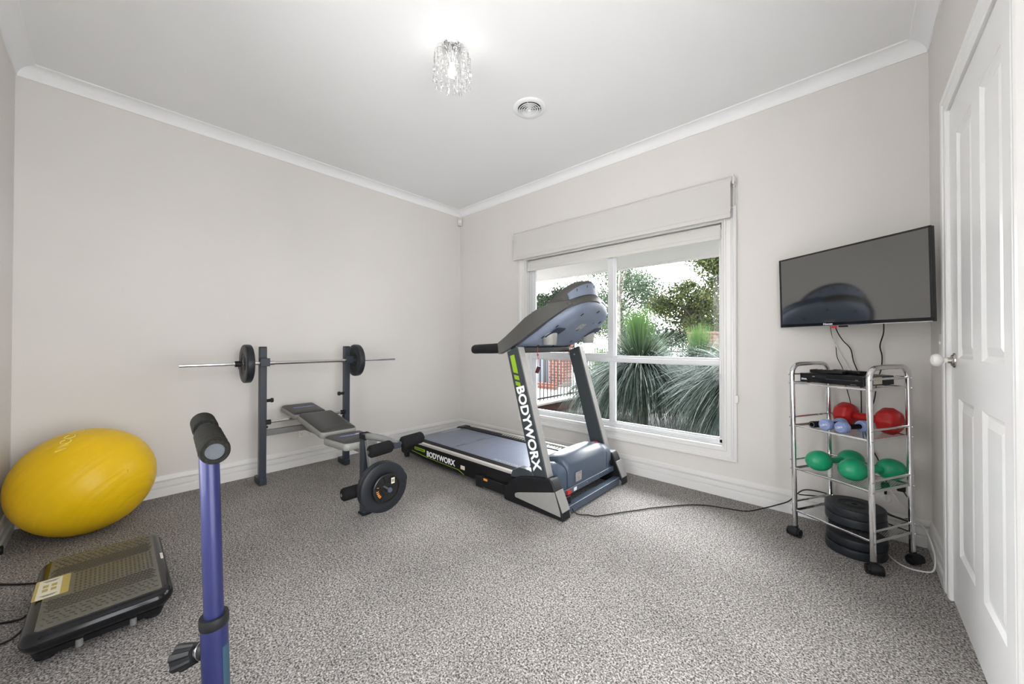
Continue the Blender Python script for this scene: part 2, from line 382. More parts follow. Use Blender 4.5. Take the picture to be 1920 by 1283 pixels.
def text(s, size, o, ex, ey, m, parent, name='lettering', depth=0.0006, squash=1.0, bold=0.0, align='LEFT'):
    cu = bpy.data.curves.new(name, 'FONT'); cu.body = s; cu.size = size; cu.extrude = depth; cu.offset = bold; cu.align_x = align
    cu.resolution_u = 3
    to = bpy.data.objects.new('t', cu); COL.objects.link(to)
    bpy.context.view_layer.update()
    dg = bpy.context.evaluated_depsgraph_get(); me = bpy.data.meshes.new_from_object(to.evaluated_get(dg))
    bpy.data.objects.remove(to, do_unlink=True)
    inv = V((0, 0, 0)); q = parent
    while q is not None: inv += q.location; q = q.parent
    F = frame(V(o) - inv, ex, ey) @ Matrix.Diagonal((squash, 1, 1, 1))
    me.transform(F); me.materials.clear(); me.materials.append(m)
    ob = bpy.data.objects.new(name, me); COL.objects.link(ob); ob.parent = parent; return ob
def rrect(w, h, r, n=5, cx=0, cy=0):
    out = []
    for (sx_, sy_, a0) in ((1, 1, 0), (-1, 1, 90), (-1, -1, 180), (1, -1, 270)):
        for i in range(n + 1):
            a = math.radians(a0 + 90 * i / n); out.append((cx + sx_ * (w / 2 - r) + r * math.cos(a), cy + sy_ * (h / 2 - r) + r * math.sin(a)))
    return out
def circ(r, n=24, cx=0, cy=0): return [(cx + r * math.cos(2 * PI * i / n), cy + r * math.sin(2 * PI * i / n)) for i in range(n)]
X, Y, Z = V((1, 0, 0)), V((0, 1, 0)), V((0, 0, 1))

# ------------------------------------------------------------------ the room
RW, RL, RH, CB = 3.859, 3.297, 2.683, 2.616
T = 0.14
WX0, WX1, WZ0, WZ1 = 1.06, 2.892, 0.335, 1.94
struct(MB().box((-T, -RL - T, -0.15), (RW + T, T, 0)).build('floor', M['carpet'], weld=False))
struct(MB().box((-T, -RL - T, RH), (RW + T, T, RH + 0.15)).build('ceiling', M['ceil'], weld=False))
struct(MB().box((-T, -RL, 0), (0, 0, RH)).build('wall_left', M['wall'], weld=False))
FX0, FX1, FZ0, FZ1 = 1.90, 3.00, 0.45, 2.20
struct(MB().box((0, -RL - T, 0), (FX0, -RL, RH)).box((FX1, -RL - T, 0), (RW, -RL, RH)).box((FX0, -RL - T, 0), (FX1, -RL, FZ0)).box((FX0, -RL - T, FZ1), (FX1, -RL, RH)).build('wall_front', M['wall'], weld=False))
DY0, DY1, DZ = -1.365, -0.535, 2.052
OY0, OY1, OZ = -3.10, -1.80, 2.06      # unseen doorway beside the viewpoint, added to let more light in
struct(MB().box((RW, -RL, 0), (RW + T, OY0, RH)).box((RW, OY1, 0), (RW + T, DY0, RH)).box((RW, OY0, OZ), (RW + T, OY1, RH)).box((RW, DY1, 0), (RW + T, 0, RH)).box((RW, DY0, DZ), (RW + T, DY1, RH)).build('wall_right', M['wall'], weld=False))
wb = MB().box((-T, 0, 0), (WX0, T, RH)).box((WX1, 0, 0), (RW + T, T, RH)).box((WX0, 0, 0), (WX1, T, WZ0)).box((WX0, 0, WZ1), (WX1, T, RH))
struct(wb.build('wall_back', M['wall'], weld=False))

# cornice swept round the room with mitred corners
def sweep_room(prof, name, m, gaps=None):
    corners = [(0, 0, 1, -1), (RW, 0, -1, -1), (RW, -RL, -1, 1), (0, -RL, 1, 1)]
    rings = []
    for cx, cy, sx_, sy_ in corners + corners[:1]:
        rings.append([V((cx + sx_ * d, cy + sy_ * d, z)) for d, z in prof])
    return rings
cov = [(0, CB), (0.006, CB)] + [(0.006 + 0.069 * (1 - math.cos(a * PI / 12)), CB + 0.004 + 0.056 * math.sin(a * PI / 12)) for a in range(0, 7)] + [(0.078, RH - 0.004), (0.078, RH), (0, RH)]
names = ['trim_1', 'trim_2', 'trim_3', 'trim_4']
R_ = sweep_room(cov, '', None)
for i in range(4):
    struct(MB().loft([R_[i], R_[i + 1]], smooth=False).build(names[i], M['ceil'], ang=20))
skp = [(0, 0.142), (0.006, 0.142), (0.009, 0.138), (0.012, 0.112), (0.005, 0.109), (0.005, 0.1065), (0.010, 0.104), (0.005, 0.1015), (0.0135, 0.0985), (0.0135, 0.068), (0.007, 0.065), (0.007, 0.062), (0.012, 0.060), (0.009, 0.0575), (0.017, 0.053), (0.019, 0.050), (0.019, 0), (0, 0)]
R_ = sweep_room(skp, '', None)
struct(MB().loft([R_[0], R_[1]], smooth=False).build('baseboard_back', M['trim'], ang=20))
struct(MB().loft([R_[3], R_[4]], smooth=False).build('baseboard_left', M['trim'], ang=20))
struct(MB().loft([R_[2], R_[3]], smooth=False).build('baseboard_front', M['trim'], ang=20))
mid = lambda y: [V((RW - d, y, z)) for d, z in skp]
b = MB().loft([R_[1], mid(-0.455)], smooth=False); b.loft([mid(-1.445), mid(-1.80)], smooth=False)
struct(b.build('baseboard_right', M['trim'], ang=20))

# ---- door
d1 = thing('door_1', 'white four panel door with porcelain knob in the right wall', 'door', (RW, -0.95, 0)); struct(d1)
PX = RW - 0.001
leaf = MB()
pan = [(-0.667, -0.906, 1.015, 1.905), (-1.017, -1.252, 1.015, 1.905), (-0.667, -0.906, 0.241, 0.856), (-1.017, -1.252, 0.241, 0.856)]
ys = sorted(set([DY0 + .003, DY1 - .003] + [p[0] for p in pan] + [p[1] for p in pan])); zs = sorted(set([0.008, DZ - 0.003] + [p[2] for p in pan] + [p[3] for p in pan]))
for i in range(len(ys) - 1):
    for j in range(len(zs) - 1):
        yc, zc = (ys[i] + ys[i + 1]) / 2, (zs[j] + zs[j + 1]) / 2
        if any(min(p[0], p[1]) < yc < max(p[0], p[1]) and p[2] < zc < p[3] for p in pan): continue
        leaf.box((PX, ys[i], zs[j]), (PX + 0.036, ys[i + 1], zs[j + 1]))
leaf.build('door_leaf', M['trim_lit'], d1, weld=False)
for y1, y0, z0, z1 in pan:
    p = MB()
    def ring(g, x): return [V((x, y0 + g, z0 + g)), V((x, y1 - g, z0 + g)), V((x, y1 - g, z1 - g)), V((x, y0 + g, z1 - g))]
    p.loft([ring(0, PX + .001), ring(0.012, PX + 0.009), ring(0.018, PX + 0.010), ring(0.045, PX + 0.003), ring(0.049, PX + 0.003)], caps=False, smooth=False)
    p.add(ring(0.049, PX + 0.003), [(0, 1, 2, 3)])
    p.add(ring(0, PX + .030), [(0, 1, 2, 3)])
    p.build('door_panel', M['trim_lit'], d1, ang=10)
cs = MB()
def casing_prof(side): return [(0, 0), (0, 0.010), (0.006, 0.014), (0.030, 0.015), (0.036, 0.012), (0.045, 0.012), (0.052, 0.017), (0.070, 0.019), (0.078, 0.016), (0.080, 0)]
zt = DZ + 0.002; ya, yb = DY1 + 0.000, DY0 - 0.000
rg = []
for (yy, zz, sy_, sz_) in ((ya, 0, 1, 0), (ya, zt, 1, 1), (yb, zt, -1, 1), (yb, 0, -1, 0)):
    rg.append([V((RW - t_, yy + sy_ * o_, zz + sz_ * o_)) for o_, t_ in casing_prof(0)])
cs.loft(rg, smooth=False)
cs.build('door_casing', M['trim_lit'], d1, ang=20)
kn = MB().lathe([(0, 0), (0.029, 0), (0.031, -0.002), (0.030, -0.005), (0.024, -0.007), (0.020, -0.011), (0.013, -0.012), (0.012, -0.020), (0, -0.020)], (PX, -0.607, 1.004), (1, 0, 0)).build('knob_rosette', M['nickel'], d1)
MB().lathe([(0.010, -0.015), (0.0085, -0.024), (0.010, -0.030), (0.019, -0.036), (0.0255, -0.044), (0.027, -0.052), (0.024, -0.060), (0.015, -0.066), (0, -0.068)], (PX, -0.607, 1.004), (1, 0, 0)).build('door_knob', M['porcelain'], d1)

# ---- window
w1 = thing('window_1', 'white framed window with two upper and two lower panes', 'window', (1.976, 0.0, WZ0)); struct(w1)
cw = MB()
cp = [(0, 0), (0, 0.012), (0.005, 0.016), (0.016, 0.016), (0.020, 0.011), (0.046, 0.012), (0.052, 0.016), (0.060, 0.016), (0.064, 0.020), (0.076, 0.021), (0.082, 0.018), (0.082, 0)]
rg = []
cor = [(WX0, WZ1, -1, 1), (WX0, WZ0, -1, -1), (WX1, WZ0, 1, -1), (WX1, WZ1, 1, 1)]
for xx, zz, a, c in cor + cor[:1]: rg.append([V((xx + a * o_, -t_, zz + c * o_)) for o_, t_ in cp])
cw.loft(rg, smooth=False, caps=False).build('window_casing', M['trim'], w1, ang=20)
# timber reveal lining
rv = MB()
g = 0.012
rv.box((WX0, 0, WZ0), (WX0 + g, T, WZ1)).box((WX1 - g, 0, WZ0), (WX1, T, WZ1)).box((WX0 + g, 0, WZ0), (WX1 - g, T, WZ0 + g)).box((WX0 + g, 0, WZ1 - g), (WX1 - g, T, WZ1))
rv.build('window_reveal', M['trim'], w1, weld=False)
fx0, fx1, fz0, fz1 = WX0 + g, WX1 - g, WZ0 + g, WZ1 - g
fr = MB()
fr.box((fx0, .055, fz0), (fx0 + .030, .12, fz1)).box((fx1 - .030, .055, fz0), (fx1, .12, fz1)).box((fx0, .055, fz0), (fx1, .12, fz0 + .034)).box((fx0, .055, fz1 - .03), (fx1, .12, fz1))
fr.box((fx0, .050, .912), (fx1, .12, .945)).box((1.985, .058, fz0), (2.022, .118, fz1))
fr.box((fx0, .040, fz0), (fx1, .055, fz0 + .012))
fr.build('window_frame', M['alu'], w1, bevel=.002)
def sash(x0, x1, z0, z1, y0, y1, l, r, t, b, name='sash'):
    s_ = MB().box((x0, y0, z0), (x0 + l, y1, z1)).box((x1 - r, y0, z0), (x1, y1, z1)).box((x0 + l, y0, z0), (x1 - r, y1, z0 + b)).box((x0 + l, y0, z1 - t), (x1 - r, y1, z1))
    so = s_.build(name, M['alu'], w1, bevel=.0015)
    MB().box((x0 + l, (y0 + y1) / 2 - .002, z0 + b), (x1 - r, (y0 + y1) / 2 + .002, z1 - t)).build('glass_pane', M['glass'], so, weld=False)
sash(fx0 + .030, 1.985, .945, fz1 - .03, .060, .080, .045, .018, .03, .035)
sash(2.000, fx1 - .030, .945, fz1 - .03, .085, .105, .030, .004, .02, .018)
sash(fx0 + .030, 1.985, fz0 + .034, .912, .070, .090, .045, .010, .008, .010)
sash(2.022, fx1 - .030, fz0 + .034, .912, .070, .090, .008, .004, .008, .010)
MB().box((1.105, .045, 1.33), (1.118, .060, 1.40)).box((1.098, .030, 1.355), (1.110, .05, 1.365)).build('latch', M['steel'], w1, bevel=.002)

# ---- unseen window behind the camera, added to brighten the room
w2 = thing('added_window', 'added unseen white framed window behind the viewpoint, brightening the room', 'window', ((FX0 + FX1) / 2, -RL - T, FZ0)); struct(w2)
f2 = MB()
ya2, yb2 = -RL - .11, -RL - .05
f2.box((FX0, ya2, FZ0), (FX0 + .04, yb2, FZ1)).box((FX1 - .04, ya2, FZ0), (FX1, yb2, FZ1)).box((FX0, ya2, FZ0), (FX1, yb2, FZ0 + .04)).box((FX0, ya2, FZ1 - .04), (FX1, yb2, FZ1)).box((2.43, ya2, FZ0), (2.47, yb2, FZ1))
f2.build('window_frame', M['alu'], w2, weld=False)
for a_, b_ in ((FX0 + .04, 2.43), (2.47, FX1 - .04)):
    MB().box((a_, -RL - .082, FZ0 + .04), (b_, -RL - .078, FZ1 - .04)).build('glass_pane', M['glass'], w2, weld=False)

# ---- blinds
bl = thing('roller_blind', 'wide off-white roller blind mounted on the wall above the window', 'blind', (1.95, 0, 2.19))
MB().cyl((.945, -.042, 2.192), (2.958, -.042, 2.192), .026).build('roller_tube', M['blind'], bl)
MB().box((.955, -.0665, 1.957), (2.950, -.0650, 2.195)).build('blind_fabric', M['blind'], bl, weld=False)
MB().box((.953, -.073, 1.930), (2.952, -.058, 1.962)).build('bottom_bar', M['blind'], bl, bevel=.003)
for xx in (.936, 2.962):
    MB().box((xx, -.070, 2.155), (xx + .006, 0, 2.225)).cyl((xx, -.042, 2.192), (xx + .012 * (1 if xx > 2 else -1), -.042, 2.192), .020).build('bracket', M['plug'], bl, bevel=.001)
MB().tube([(2.970, -.066, 2.20), (2.970, -.066, 1.6), (2.972, -.030, 1.0), (2.972, -.026, .70)], .0018, 6, 4).tube([(2.974, -.020, 2.19), (2.974, -.022, 1.4), (2.973, -.024, .70)], .0018, 6).build('chain', M['plug'], bl)
MB().box((2.962, -.034, .665), (2.984, -.018, .715)).build('chain_tensioner', M['plug'], bl, bevel=.002)
bl2 = thing('roller_blind', 'sheer cream roller blind fitted inside the window recess', 'blind', (1.95, 0.02, 1.90))
MB().cyl((1.082, .028, 1.905), (2.872, .028, 1.905), .018).build('roller_tube', M['blind2'], bl2)
MB().box((1.080, .0125, 1.838), (2.872, .0140, 1.905)).build('blind_fabric', M['blind2'], bl2, weld=False)
MB().box((1.078, .008, 1.812), (2.874, .020, 1.842)).build('bottom_bar', M['blind2'], bl2, bevel=.003)
MB().tube([(2.868, .006, 1.88), (2.868, .005, .95)], .0016, 6).tube([(2.873, .006, 1.88), (2.873, .005, .95)], .0016, 6).build('chain', M['plug'], bl2)
MB().box((2.863, .002, .855), (2.877, .010, .95)).build('chain_tensioner', M['plug'], bl2, bevel=.002)

# ------------------------------------------------------------------ ceiling items
LX, LY = 1.965, -1.675
ch = thing('chandelier', 'small chrome ceiling light with curled arms and hanging crystal drops', 'ceiling light', (LX, LY, RH))
MB().lathe([(0, RH), (.050, RH), (.052, RH - .006), (.046, RH - .014), (.015, RH - .020), (.013, RH - .055), (.020, RH - .060), (.020, RH - .105), (.0, RH - .105)], (LX, LY, 0)).build('ceiling_rose', M['chrome'], ch)
zc = 2.545
MB().lathe([(0, zc + .032), (.012, zc + .032), (.013, zc + .022), (.020, zc + .008), (.0235, zc - .008), (.021, zc - .022), (.012, zc - .032), (0, zc - .036)], (LX, LY, 0)).build('bulb', M['bulb'], ch)
arm = MB()
NA = 16
for i in range(NA):
    a = 2 * PI * i / NA; c, s = math.cos(a), math.sin(a)
    rs = [(.018, 2.600), (.024, 2.63), (.045, 2.655), (.070, 2.655), (.090, 2.640), (.096, 2.615)]
    arm.tube([(LX + r * c, LY + r * s, z) for r, z in rs], .0014, 6, 4)
    a2 = a + PI / NA; c, s = math.cos(a2), math.sin(a2)
    rs = [(.020, 2.585), (.034, 2.60), (.050, 2.618), (.060, 2.605), (.062, 2.585)]
    arm.tube([(LX + r * c, LY + r * s, z) for r, z in rs], .0012, 6, 4)
arm.build('curled_arms', M['chrome'], ch)
for i in range(NA):
    a = 2 * PI * i / NA; c, s = math.cos(a), math.sin(a)
    st = MB(); R0 = .096; px, py = LX + R0 * c, LY + R0 * s
    z = 2.605
    z = 2.612
    for k in range(6): st.sphere((px, py, z), .0048, 8, 5); z -= .0110
    st.lathe([(0, z), (.009, z - .008), (.011, z - .022), (.0, z - .034)], (px, py, 0), n=6)
    z -= .040; st.sphere((px, py, z), .005, 8, 5); z -= .008
    L_ = .014 + .012 * (i % 2)
    st.lathe([(0, z), (.007, z - .010), (.009, z - L_), (0, z - L_ - .010)], (px, py, 0), n=6)
    st.build('crystal_strand', M['crystal'], ch)
for i in range(8):
    a = 2 * PI * (i + .5) / 8; c, s = math.cos(a), math.sin(a); px, py = LX + .061 * c, LY + .061 * s; st = MB(); z = 2.58
    for k in range(9): st.sphere((px, py, z), .0035, 8, 5); z -= .0100
    st.lathe([(0, z), (.006, z - .006), (.007, z - .022), (0, z - .034)], (px, py, 0), n=6)
    st.build('crystal_strand', M['crystal'], ch)
ld = bpy.data.lights.new('bulb_light', 'POINT'); ld.energy = LAMP_W; ld.shadow_soft_size = 0.009; ld.color = (1.0, 0.955, 0.90)
lo = bpy.data.objects.new('bulb_light', ld); COL.objects.link(lo); lo.location = (0, 0, zc + .002 - RH); lo.parent = ch

VX, VY = 1.935, -0.985
ve = thing('ceiling_vent', 'round white air vent with concentric rings in the ceiling', 'vent', (VX, VY, RH))
MB().lathe([(.112, RH), (.112, RH - .005), (.108, RH - .008), (.085, RH - .012), (.080, RH - .010), (.078, RH)], (VX, VY, 0), n=48).build('flange', M['ceil'], ve)
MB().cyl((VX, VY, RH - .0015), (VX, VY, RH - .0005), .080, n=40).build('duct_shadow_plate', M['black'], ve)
for r in (.066, .051, .036, .021, .007):
    MB().lathe([(r, RH - .006), (r + .0045, RH - .014), (r + .008, RH - .0145), (r + .0085, RH - .017), (r + .003, RH - .0175), (r - .0015, RH - .007), (r, RH - .006)], (VX, VY, 0), n=40).build('ring', M['ceil'], ve)
for a in (.5, .5 + PI / 2):
    d_ = V((math.cos(a), math.sin(a), 0)); MB().bar(V((VX, VY, RH - .006)) - d_ * .077, V((VX, VY, RH - .006)) + d_ * .077, .004, .004).build('spoke', M['ceil'], ve)

sn = thing('motion_sensor', 'small cream motion sensor in the corner under the cornice', 'sensor', (0.03, -0.03, 2.53))
e1 = V((1, 1, 0)).normalized(); e2 = V((1, -1, 0)).normalized()
MB().prism(rrect(.058, .105, .012), V((.012, -.012, 2.555)), e1, Z, e2 * .035).build('housing', M['cream'], sn, bevel=.006)
MB().prism(rrect(.038, .040, .008), V((.012, -.012, 2.553)) + e2 * .035, e1, Z, e2 * .006).build('lens', M['plug'], sn, bevel=.002)

# ------------------------------------------------------------------ sockets and switch
def gpo(name, label, o, ex, nrm, w_=.115, h_=.072):
    t = thing(name, label, 'power socket', o)
    MB().prism(rrect(w_, h_, .006), o, ex, Z, V(nrm) * .009).build('face_plate', M['plug'], t, bevel=.002)
    for sx_ in (-.030, .030):
        for dx, dz, rt in ((-.007, -.004, .5), (.007, -.004, -.5), (0, -.018, 0)):
            c_ = V(o) + V(ex) * (sx_ + dx) + Z * dz + V(nrm) * .0092
            MB().bar(c_ - Z * .004 + V(ex) * rt * .004, c_ + Z * .004 - V(ex) * rt * .004, .002, .0012, up=nrm).build('slot', M['black'], t, weld=False)
        c_ = V(o) + V(ex) * sx_ * .55 + Z * .022 + V(nrm) * .009
        MB().prism(rrect(.008, .012, .001), c_, ex, Z, V(nrm) * .003).build('rocker', M['plug'], t)
    return t
gpo('power_socket', 'white double power socket on the left wall behind the weight bench', V((0, -1.748, .280)), -Y, X)
gpo('power_socket', 'white double power socket behind the chrome trolley', V((3.715, 0, .290)), X, -Y)
ant = thing('aerial_socket', 'small round white aerial socket low behind the chrome trolley', 'aerial socket', (3.69, 0, .2))
MB().cyl((3.690, 0, .212), (3.690, -.008, .212), .022, .018).cyl((3.690, -.008, .212), (3.690, -.016, .212), .006).build('socket_face', M['plug'], ant)
sw = thing('light_switch', 'white light switch plate on the right wall beside the door', 'light switch', (RW, -.30, 1.07))
MB().prism(rrect(.07, .115, .005), V((RW, -.33, 1.06)), Y, Z, -X * .007).build('switch_plate', M['plug'], sw, bevel=.002)
MB().prism(rrect(.010, .014, .001), V((RW - .007, -.33, 1.075)), Y, Z, -X * .004).build('rocker', M['plug'], sw)
DSX = .45
ds = thing('door_stop', 'small round door stop on the skirting at the left edge', 'door stop', (DSX, -3.278, .045))
MB().cyl((DSX, -3.278, .045), (DSX, -3.272, .045), .020).build('stop_base', M['plug'], ds)
MB().lathe([(.020, .002), (.022, .003), (.022, .009), (.018, .011)], (DSX, -3.278, .045), (0, 1, 0)).build('rubber_ring', M['black'], ds)
# ------------------------------------------------------------------ weight plates (template in local frame: face looks along +z, centre at origin)
def make_plate(R, th, label, loc, group, name='weight_plate', matn='plate', hub=.030, bore=.0135):
    t = thing(name, label, 'weight plate', (0, 0, 0), group)
    h = th / 2
    pr = [(bore, -h), (hub, -h), (hub + .004, -h + .004), (R * .52, -h + .005), (R * .56, -h + .001), (R * .95, -h), (R * .985, -h + .003), (R, -h + .009), (R, h - .009), (R * .985, h - .003), (R * .95, h), (R * .56, h - .001), (R * .52, h - .005), (hub + .004, h - .004), (hub, h), (bore, h), (bore, -h)]
    MB().lathe(pr, n=48).build('disc', M[matn], t)
    hb = MB(); 
    for i in range(6):
        a = 2 * PI * i / 6; hb.prism(circ(.006, 10, R * .30 * math.cos(a), R * .30 * math.sin(a)), (0, 0, h - .006), X, Y, Z * .003)
    hb.lathe([(R * .36, h - .006), (R * .37, h - .002), (R * .39, h - .002), (R * .40, h - .006)], n=40)
    hb.build('moulded_rings', M['black'], t)
    return t
def plate_text(t, s, R, th, m='black', size=.020, a0=-2.2):
    for i, c in enumerate(s):
        a = a0 + i * .13
        p = V((math.cos(a), math.sin(a), 0)) * R; 
        text(c, size, p + Z * (th / 2 + .0002), V((-math.sin(a), math.cos(a), 0)), V((-math.cos(a), -math.sin(a), 0)), M[m], t, 'embossed_lettering', .0008)

# ------------------------------------------------------------------ weight bench
BY = -1.827
be = thing('weight_bench', 'charcoal weight bench with three black pads and tall bar rests', 'weight bench', (0.60, BY, 0))
UX = 0.272; UYL, UYR = -2.135, -1.507
for yy in (UYL, UYR):
    u = MB().box((UX - .024, yy - .023, .012), (UX + .024, yy + .023, 1.035)).build('upright_post', M['darkmetal'], be, bevel=.004)
    MB().box((UX - .0225, yy - .0215, 1.034), (UX + .0225, yy + .0215, 1.041)).build('end_cap', M['black'], u, bevel=.002)
    MB().box((UX - .115, yy - .024, .003), (UX + .030, yy + .024, .050)).build('foot', M['darkmetal'], be, bevel=.004)
    MB().box((UX + .022, yy - .030, .895), (UX + .075, yy + .030, .903)).box((UX + .068, yy - .030, .895), (UX + .076, yy + .030, .955)).box((UX + .020, yy - .030, .895), (UX + .028, yy + .030, .955)).build('bar_hook', M['darkmetal'], be, bevel=.002)
    s = 1 if yy == UYL else -1
    MB().cyl((UX, yy + s * .02, .630), (UX, yy + s * .062, .630), .012).cyl((UX, yy + s * .056, .630), (UX, yy + s * .070, .630), .018, .016).build('adjust_knob', M['black'], be)
MB().box((UX - .022, UYL + .02, .365), (UX + .022, UYR - .02, .408)).build('cross_bar', M['greymetal'], be, bevel=.004)
MB().cyl((UX + .015, UYL + .02, .468), (UX + .015, UYR - .02, .468), .010).build('support_rod', M['steel'], be)
for yy, s in ((UYL, 1), (UYR, -1)):
    MB().cyl((UX + .015, yy + s * .015, .468), (UX + .015, yy + s * .050, .468), .019).cyl((UX + .004, yy + s * .02, .43), (UX + .004, yy + s * .034, .43), .009).build('rod_sleeve', M['black'], be)
MB().bar((UX, BY, .388), (1.27, BY, .400), .045, .045).build('main_beam', M['greymetal'], be, bevel=.004)
MB().box((1.270, BY - .0245, .004), (1.322, BY + .0245, .500)).build('front_post', M['darkmetal'], be, bevel=.004)
MB().box((1.262, BY - .030, .002), (1.332, BY + .030, .014)).build('foot_cap', M['black'], be, bevel=.003)
MB().box((1.269, BY - .027, .470), (1.340, BY - .0235, .505)).box((1.269, BY + .0235, .470), (1.340, BY + .027, .505)).box((1.269, BY - .027, .498), (1.274, BY + .027, .506)).cyl((1.325, BY - .034, .485), (1.325, BY + .034, .485), .008).build('pivot_bracket', M['black'], be, bevel=.001)
MB().prism([(0, 0), (.17, -.01), (.17, -.055), (.05, -.05), (0, -.02)], (1.10, BY - .024, .445), X, Z, Y * .048).build('seat_bracket', M['greymetal'], be, bevel=.003)
MB().prism([(0, 0), (.07, .06), (.10, .055), (.03, -.02)], (.36, BY - .024, .41), X, Z, Y * .048).build('back_bracket', M['darkmetal'], be, bevel=.003)
def pad(name, x0, x1, z0, z1, w0, w1, th, txt=None, r=.035, parent=be, yc=BY):
    d = V((x1 - x0, 0, z1 - z0)); L_ = d.length; d.normalize(); n_ = V((-d.z, 0, d.x))
    def outline(g, n=6):
        pts = []
        for (s_, t_, a0) in ((1, 1, 0), (-1, 1, 90), (-1, -1, 180), (1, -1, 270)):
            hw = ((w1 if s_ > 0 else w0) / 2) - g; hl = L_ / 2 - g; rr = max(.008, r - g)
            for i in range(n + 1):
                a = math.radians(a0 + 90 * i / n); pts.append((s_ * (hl - rr) + rr * math.cos(a), t_ * (hw - rr) + rr * math.sin(a)))
        return pts
    c = V(((x0 + x1) / 2, yc, (z0 + z1) / 2))
    def R3(g, h): return [c + d * a + Y * b_ + n_ * h for a, b_ in outline(g)]
    o = MB().loft([R3(.006, -th), R3(0, -th + .006), R3(0, -.014), R3(.006, -.006)]).build(name, M['gvinyl'], parent, ang=50)
    MB().loft([R3(.005, -.008), R3(.010, -.001), R3(.022, .006), R3(.05, .010), R3(.07, .011)]).build('top_panel', M['vinyl'], o, ang=60)
    return o, c, d, n_
hp, c, d, n_ = pad('head_pad', .045, .375, .545, .515, .262, .250, .042)
def pad_logo(parent, c0, d, n_, L_=.165):
    # blurred blue emblem: a long rounded bar with a row of pale strokes and a swoosh at its right end
    MB().prism(rrect(L_, .026, .012), c0, Y, -d, n_ * .0006).build('printed_logo', M['blue_print'], parent, weld=False)
    k = MB()
    for i in range(9):
        a = -L_ * .42 + i * L_ * .075; k.bar(c0 + Y * a + n_ * .0009 - d * .006, c0 + Y * (a + (.004 if i % 2 else 0)) + n_ * .0009 + d * .006, .0035, .0004, up=n_)
    k.tube([c0 + Y * (L_ * .26 + .014 * math.cos(t)) + d * .008 * math.sin(t) + n_ * .0009 for t in [q_ * PI / 8 for q_ in range(17)]], .0016, 6)
    k.build('printed_strokes', M['grey_print'], parent, weld=False)
pad_logo(hp, c + n_ * .0108, d, n_)
bp_, c, d, n_ = pad('back_pad', .455, .925, .530, .465, .262, .250, .048)
sp, c, d, n_ = pad('seat_pad', .955, 1.262, .445, .452, .262, .225, .050)
pad_logo(sp, c - d * .01 + n_ * .0108, d, n_, .155)
# leg developer in front of the post
RZ = .455
la = MB().tube([(1.325, BY, .488), (1.37, BY + .01, .492), (1.43, BY + .05, .482), (1.52, BY + .095, .456)], .021, 12, 5)
la.build('leg_arm', M['greymetal'], be)
MB().bar((1.335, BY, .47), (1.43, BY, .15), .036, .036).build('leg_lever', M['greymetal'], be, bevel=.004)
MB().box((1.505, -1.765, RZ - .018), (1.540, -1.720, RZ + .016)).build('roller_block', M['darkmetal'], be, bevel=.003)
MB().cyl((1.52, -1.92, RZ - .008), (1.52, -1.545, RZ + .014), .011).build('roller_axle', M['steel'], be)
for y0, y1 in ((-1.912, -1.776), (-1.704, -1.560)):
    z0 = RZ - .008 + (y0 + 1.92) * .06; z1 = RZ - .008 + (y1 + 1.92) * .06
    a_, b_ = V((1.52, y0, z0)), V((1.52, y1, z1)); dd = (b_ - a_).normalized(); L_ = (b_ - a_).length
    MB().lathe([(.006, 0), (.029, 0), (.0345, .006), (.036, .014), (.036, L_ - .014), (.0345, L_ - .006), (.029, L_), (.006, L_)], a_, dd).build('foam_roller', M['foam'], be)
MB().cyl((1.43, -2.03, .212), (1.43, -1.63, .212), .010).build('roller_axle', M['steel'], be)
for y0, y1 in ((-2.025, -1.880), (-1.775, -1.63)):
    MB().lathe([(.006, 0), (.030, 0), (.035, .006), (.0365, .014), (.0365, y1 - y0 - .014), (.035, y1 - y0 - .006), (.030, y1 - y0), (.006, y1 - y0)], (1.43, y0, .212), Y).build('foam_roller', M['foam'], be)
MB().cyl((1.42, BY + .008, .225), (1.585, BY + .008, .223), .0125).build('weight_peg', M['steel'], be)
MB().cyl((1.583, BY + .008, .223), (1.590, BY + .008, .223), .0135).build('peg_cap', M['tm_body'], be)

# plates on the peg
PW = 'weight plates on the leg peg'
mw_x = lambda x, y, z, ro=0: frame((x, y, z), V((0, math.cos(ro), math.sin(ro))), V((0, -math.sin(ro), math.cos(ro))))
pA = make_plate(.146, .030, 'large dark plate on the leg peg, outer one facing the room', (0, 0, 0), PW)
plate_text(pA, '5.0KG', .122, .030, 'black', .018, -2.0)
pB = copy_tree(pA, 'large dark plate on the leg peg, inner one nearest the post')
pA.matrix_world = mw_x(1.516, BY + .008, .223, .3); pB.matrix_world = mw_x(1.484, BY + .008, .223, 1.9)
ps = thing('small_weight_plate', 'small gloss black 1.25 kg plate at the tip of the leg peg', 'weight plate', (0, 0, 0), PW)
MB().lathe([(.0135, -.009), (.080, -.009), (.084, -.004), (.084, .007), (.081, .009), (.076, .009), (.074, .002), (.036, .002), (.033, .009), (.0135, .009), (.0135, -.009)], n=40).build('disc', M['iron'], ps)
for i in range(5):
    a = 2 * PI * i / 5 + .5
    MB().bar((.032 * math.cos(a), .032 * math.sin(a), .004), (.076 * math.cos(a), .076 * math.sin(a), .004), .008, .006).build('spoke', M['iron'], ps)
for i, c_ in enumerate('1.25KG'):
    a = -2.75 + i * .17; a = PI - a * 0 - 2.85 + 2.85 + (i - 2.5) * .20 + .15
    p = V((math.cos(a), math.sin(a), 0)) * .062
    text(c_, .017, p + Z * .0025, V((-math.sin(a), math.cos(a), 0)), V((-math.cos(a), -math.sin(a), 0)), M['orange_print'], ps, 'weight_lettering', .0008, 1, .0006)
MB().prism(rrect(.022, .034, .001), (.036, .038, .0095), X, Y, Z * .0006).build('barcode_sticker', M['paper'], ps, weld=False)
bc = MB()
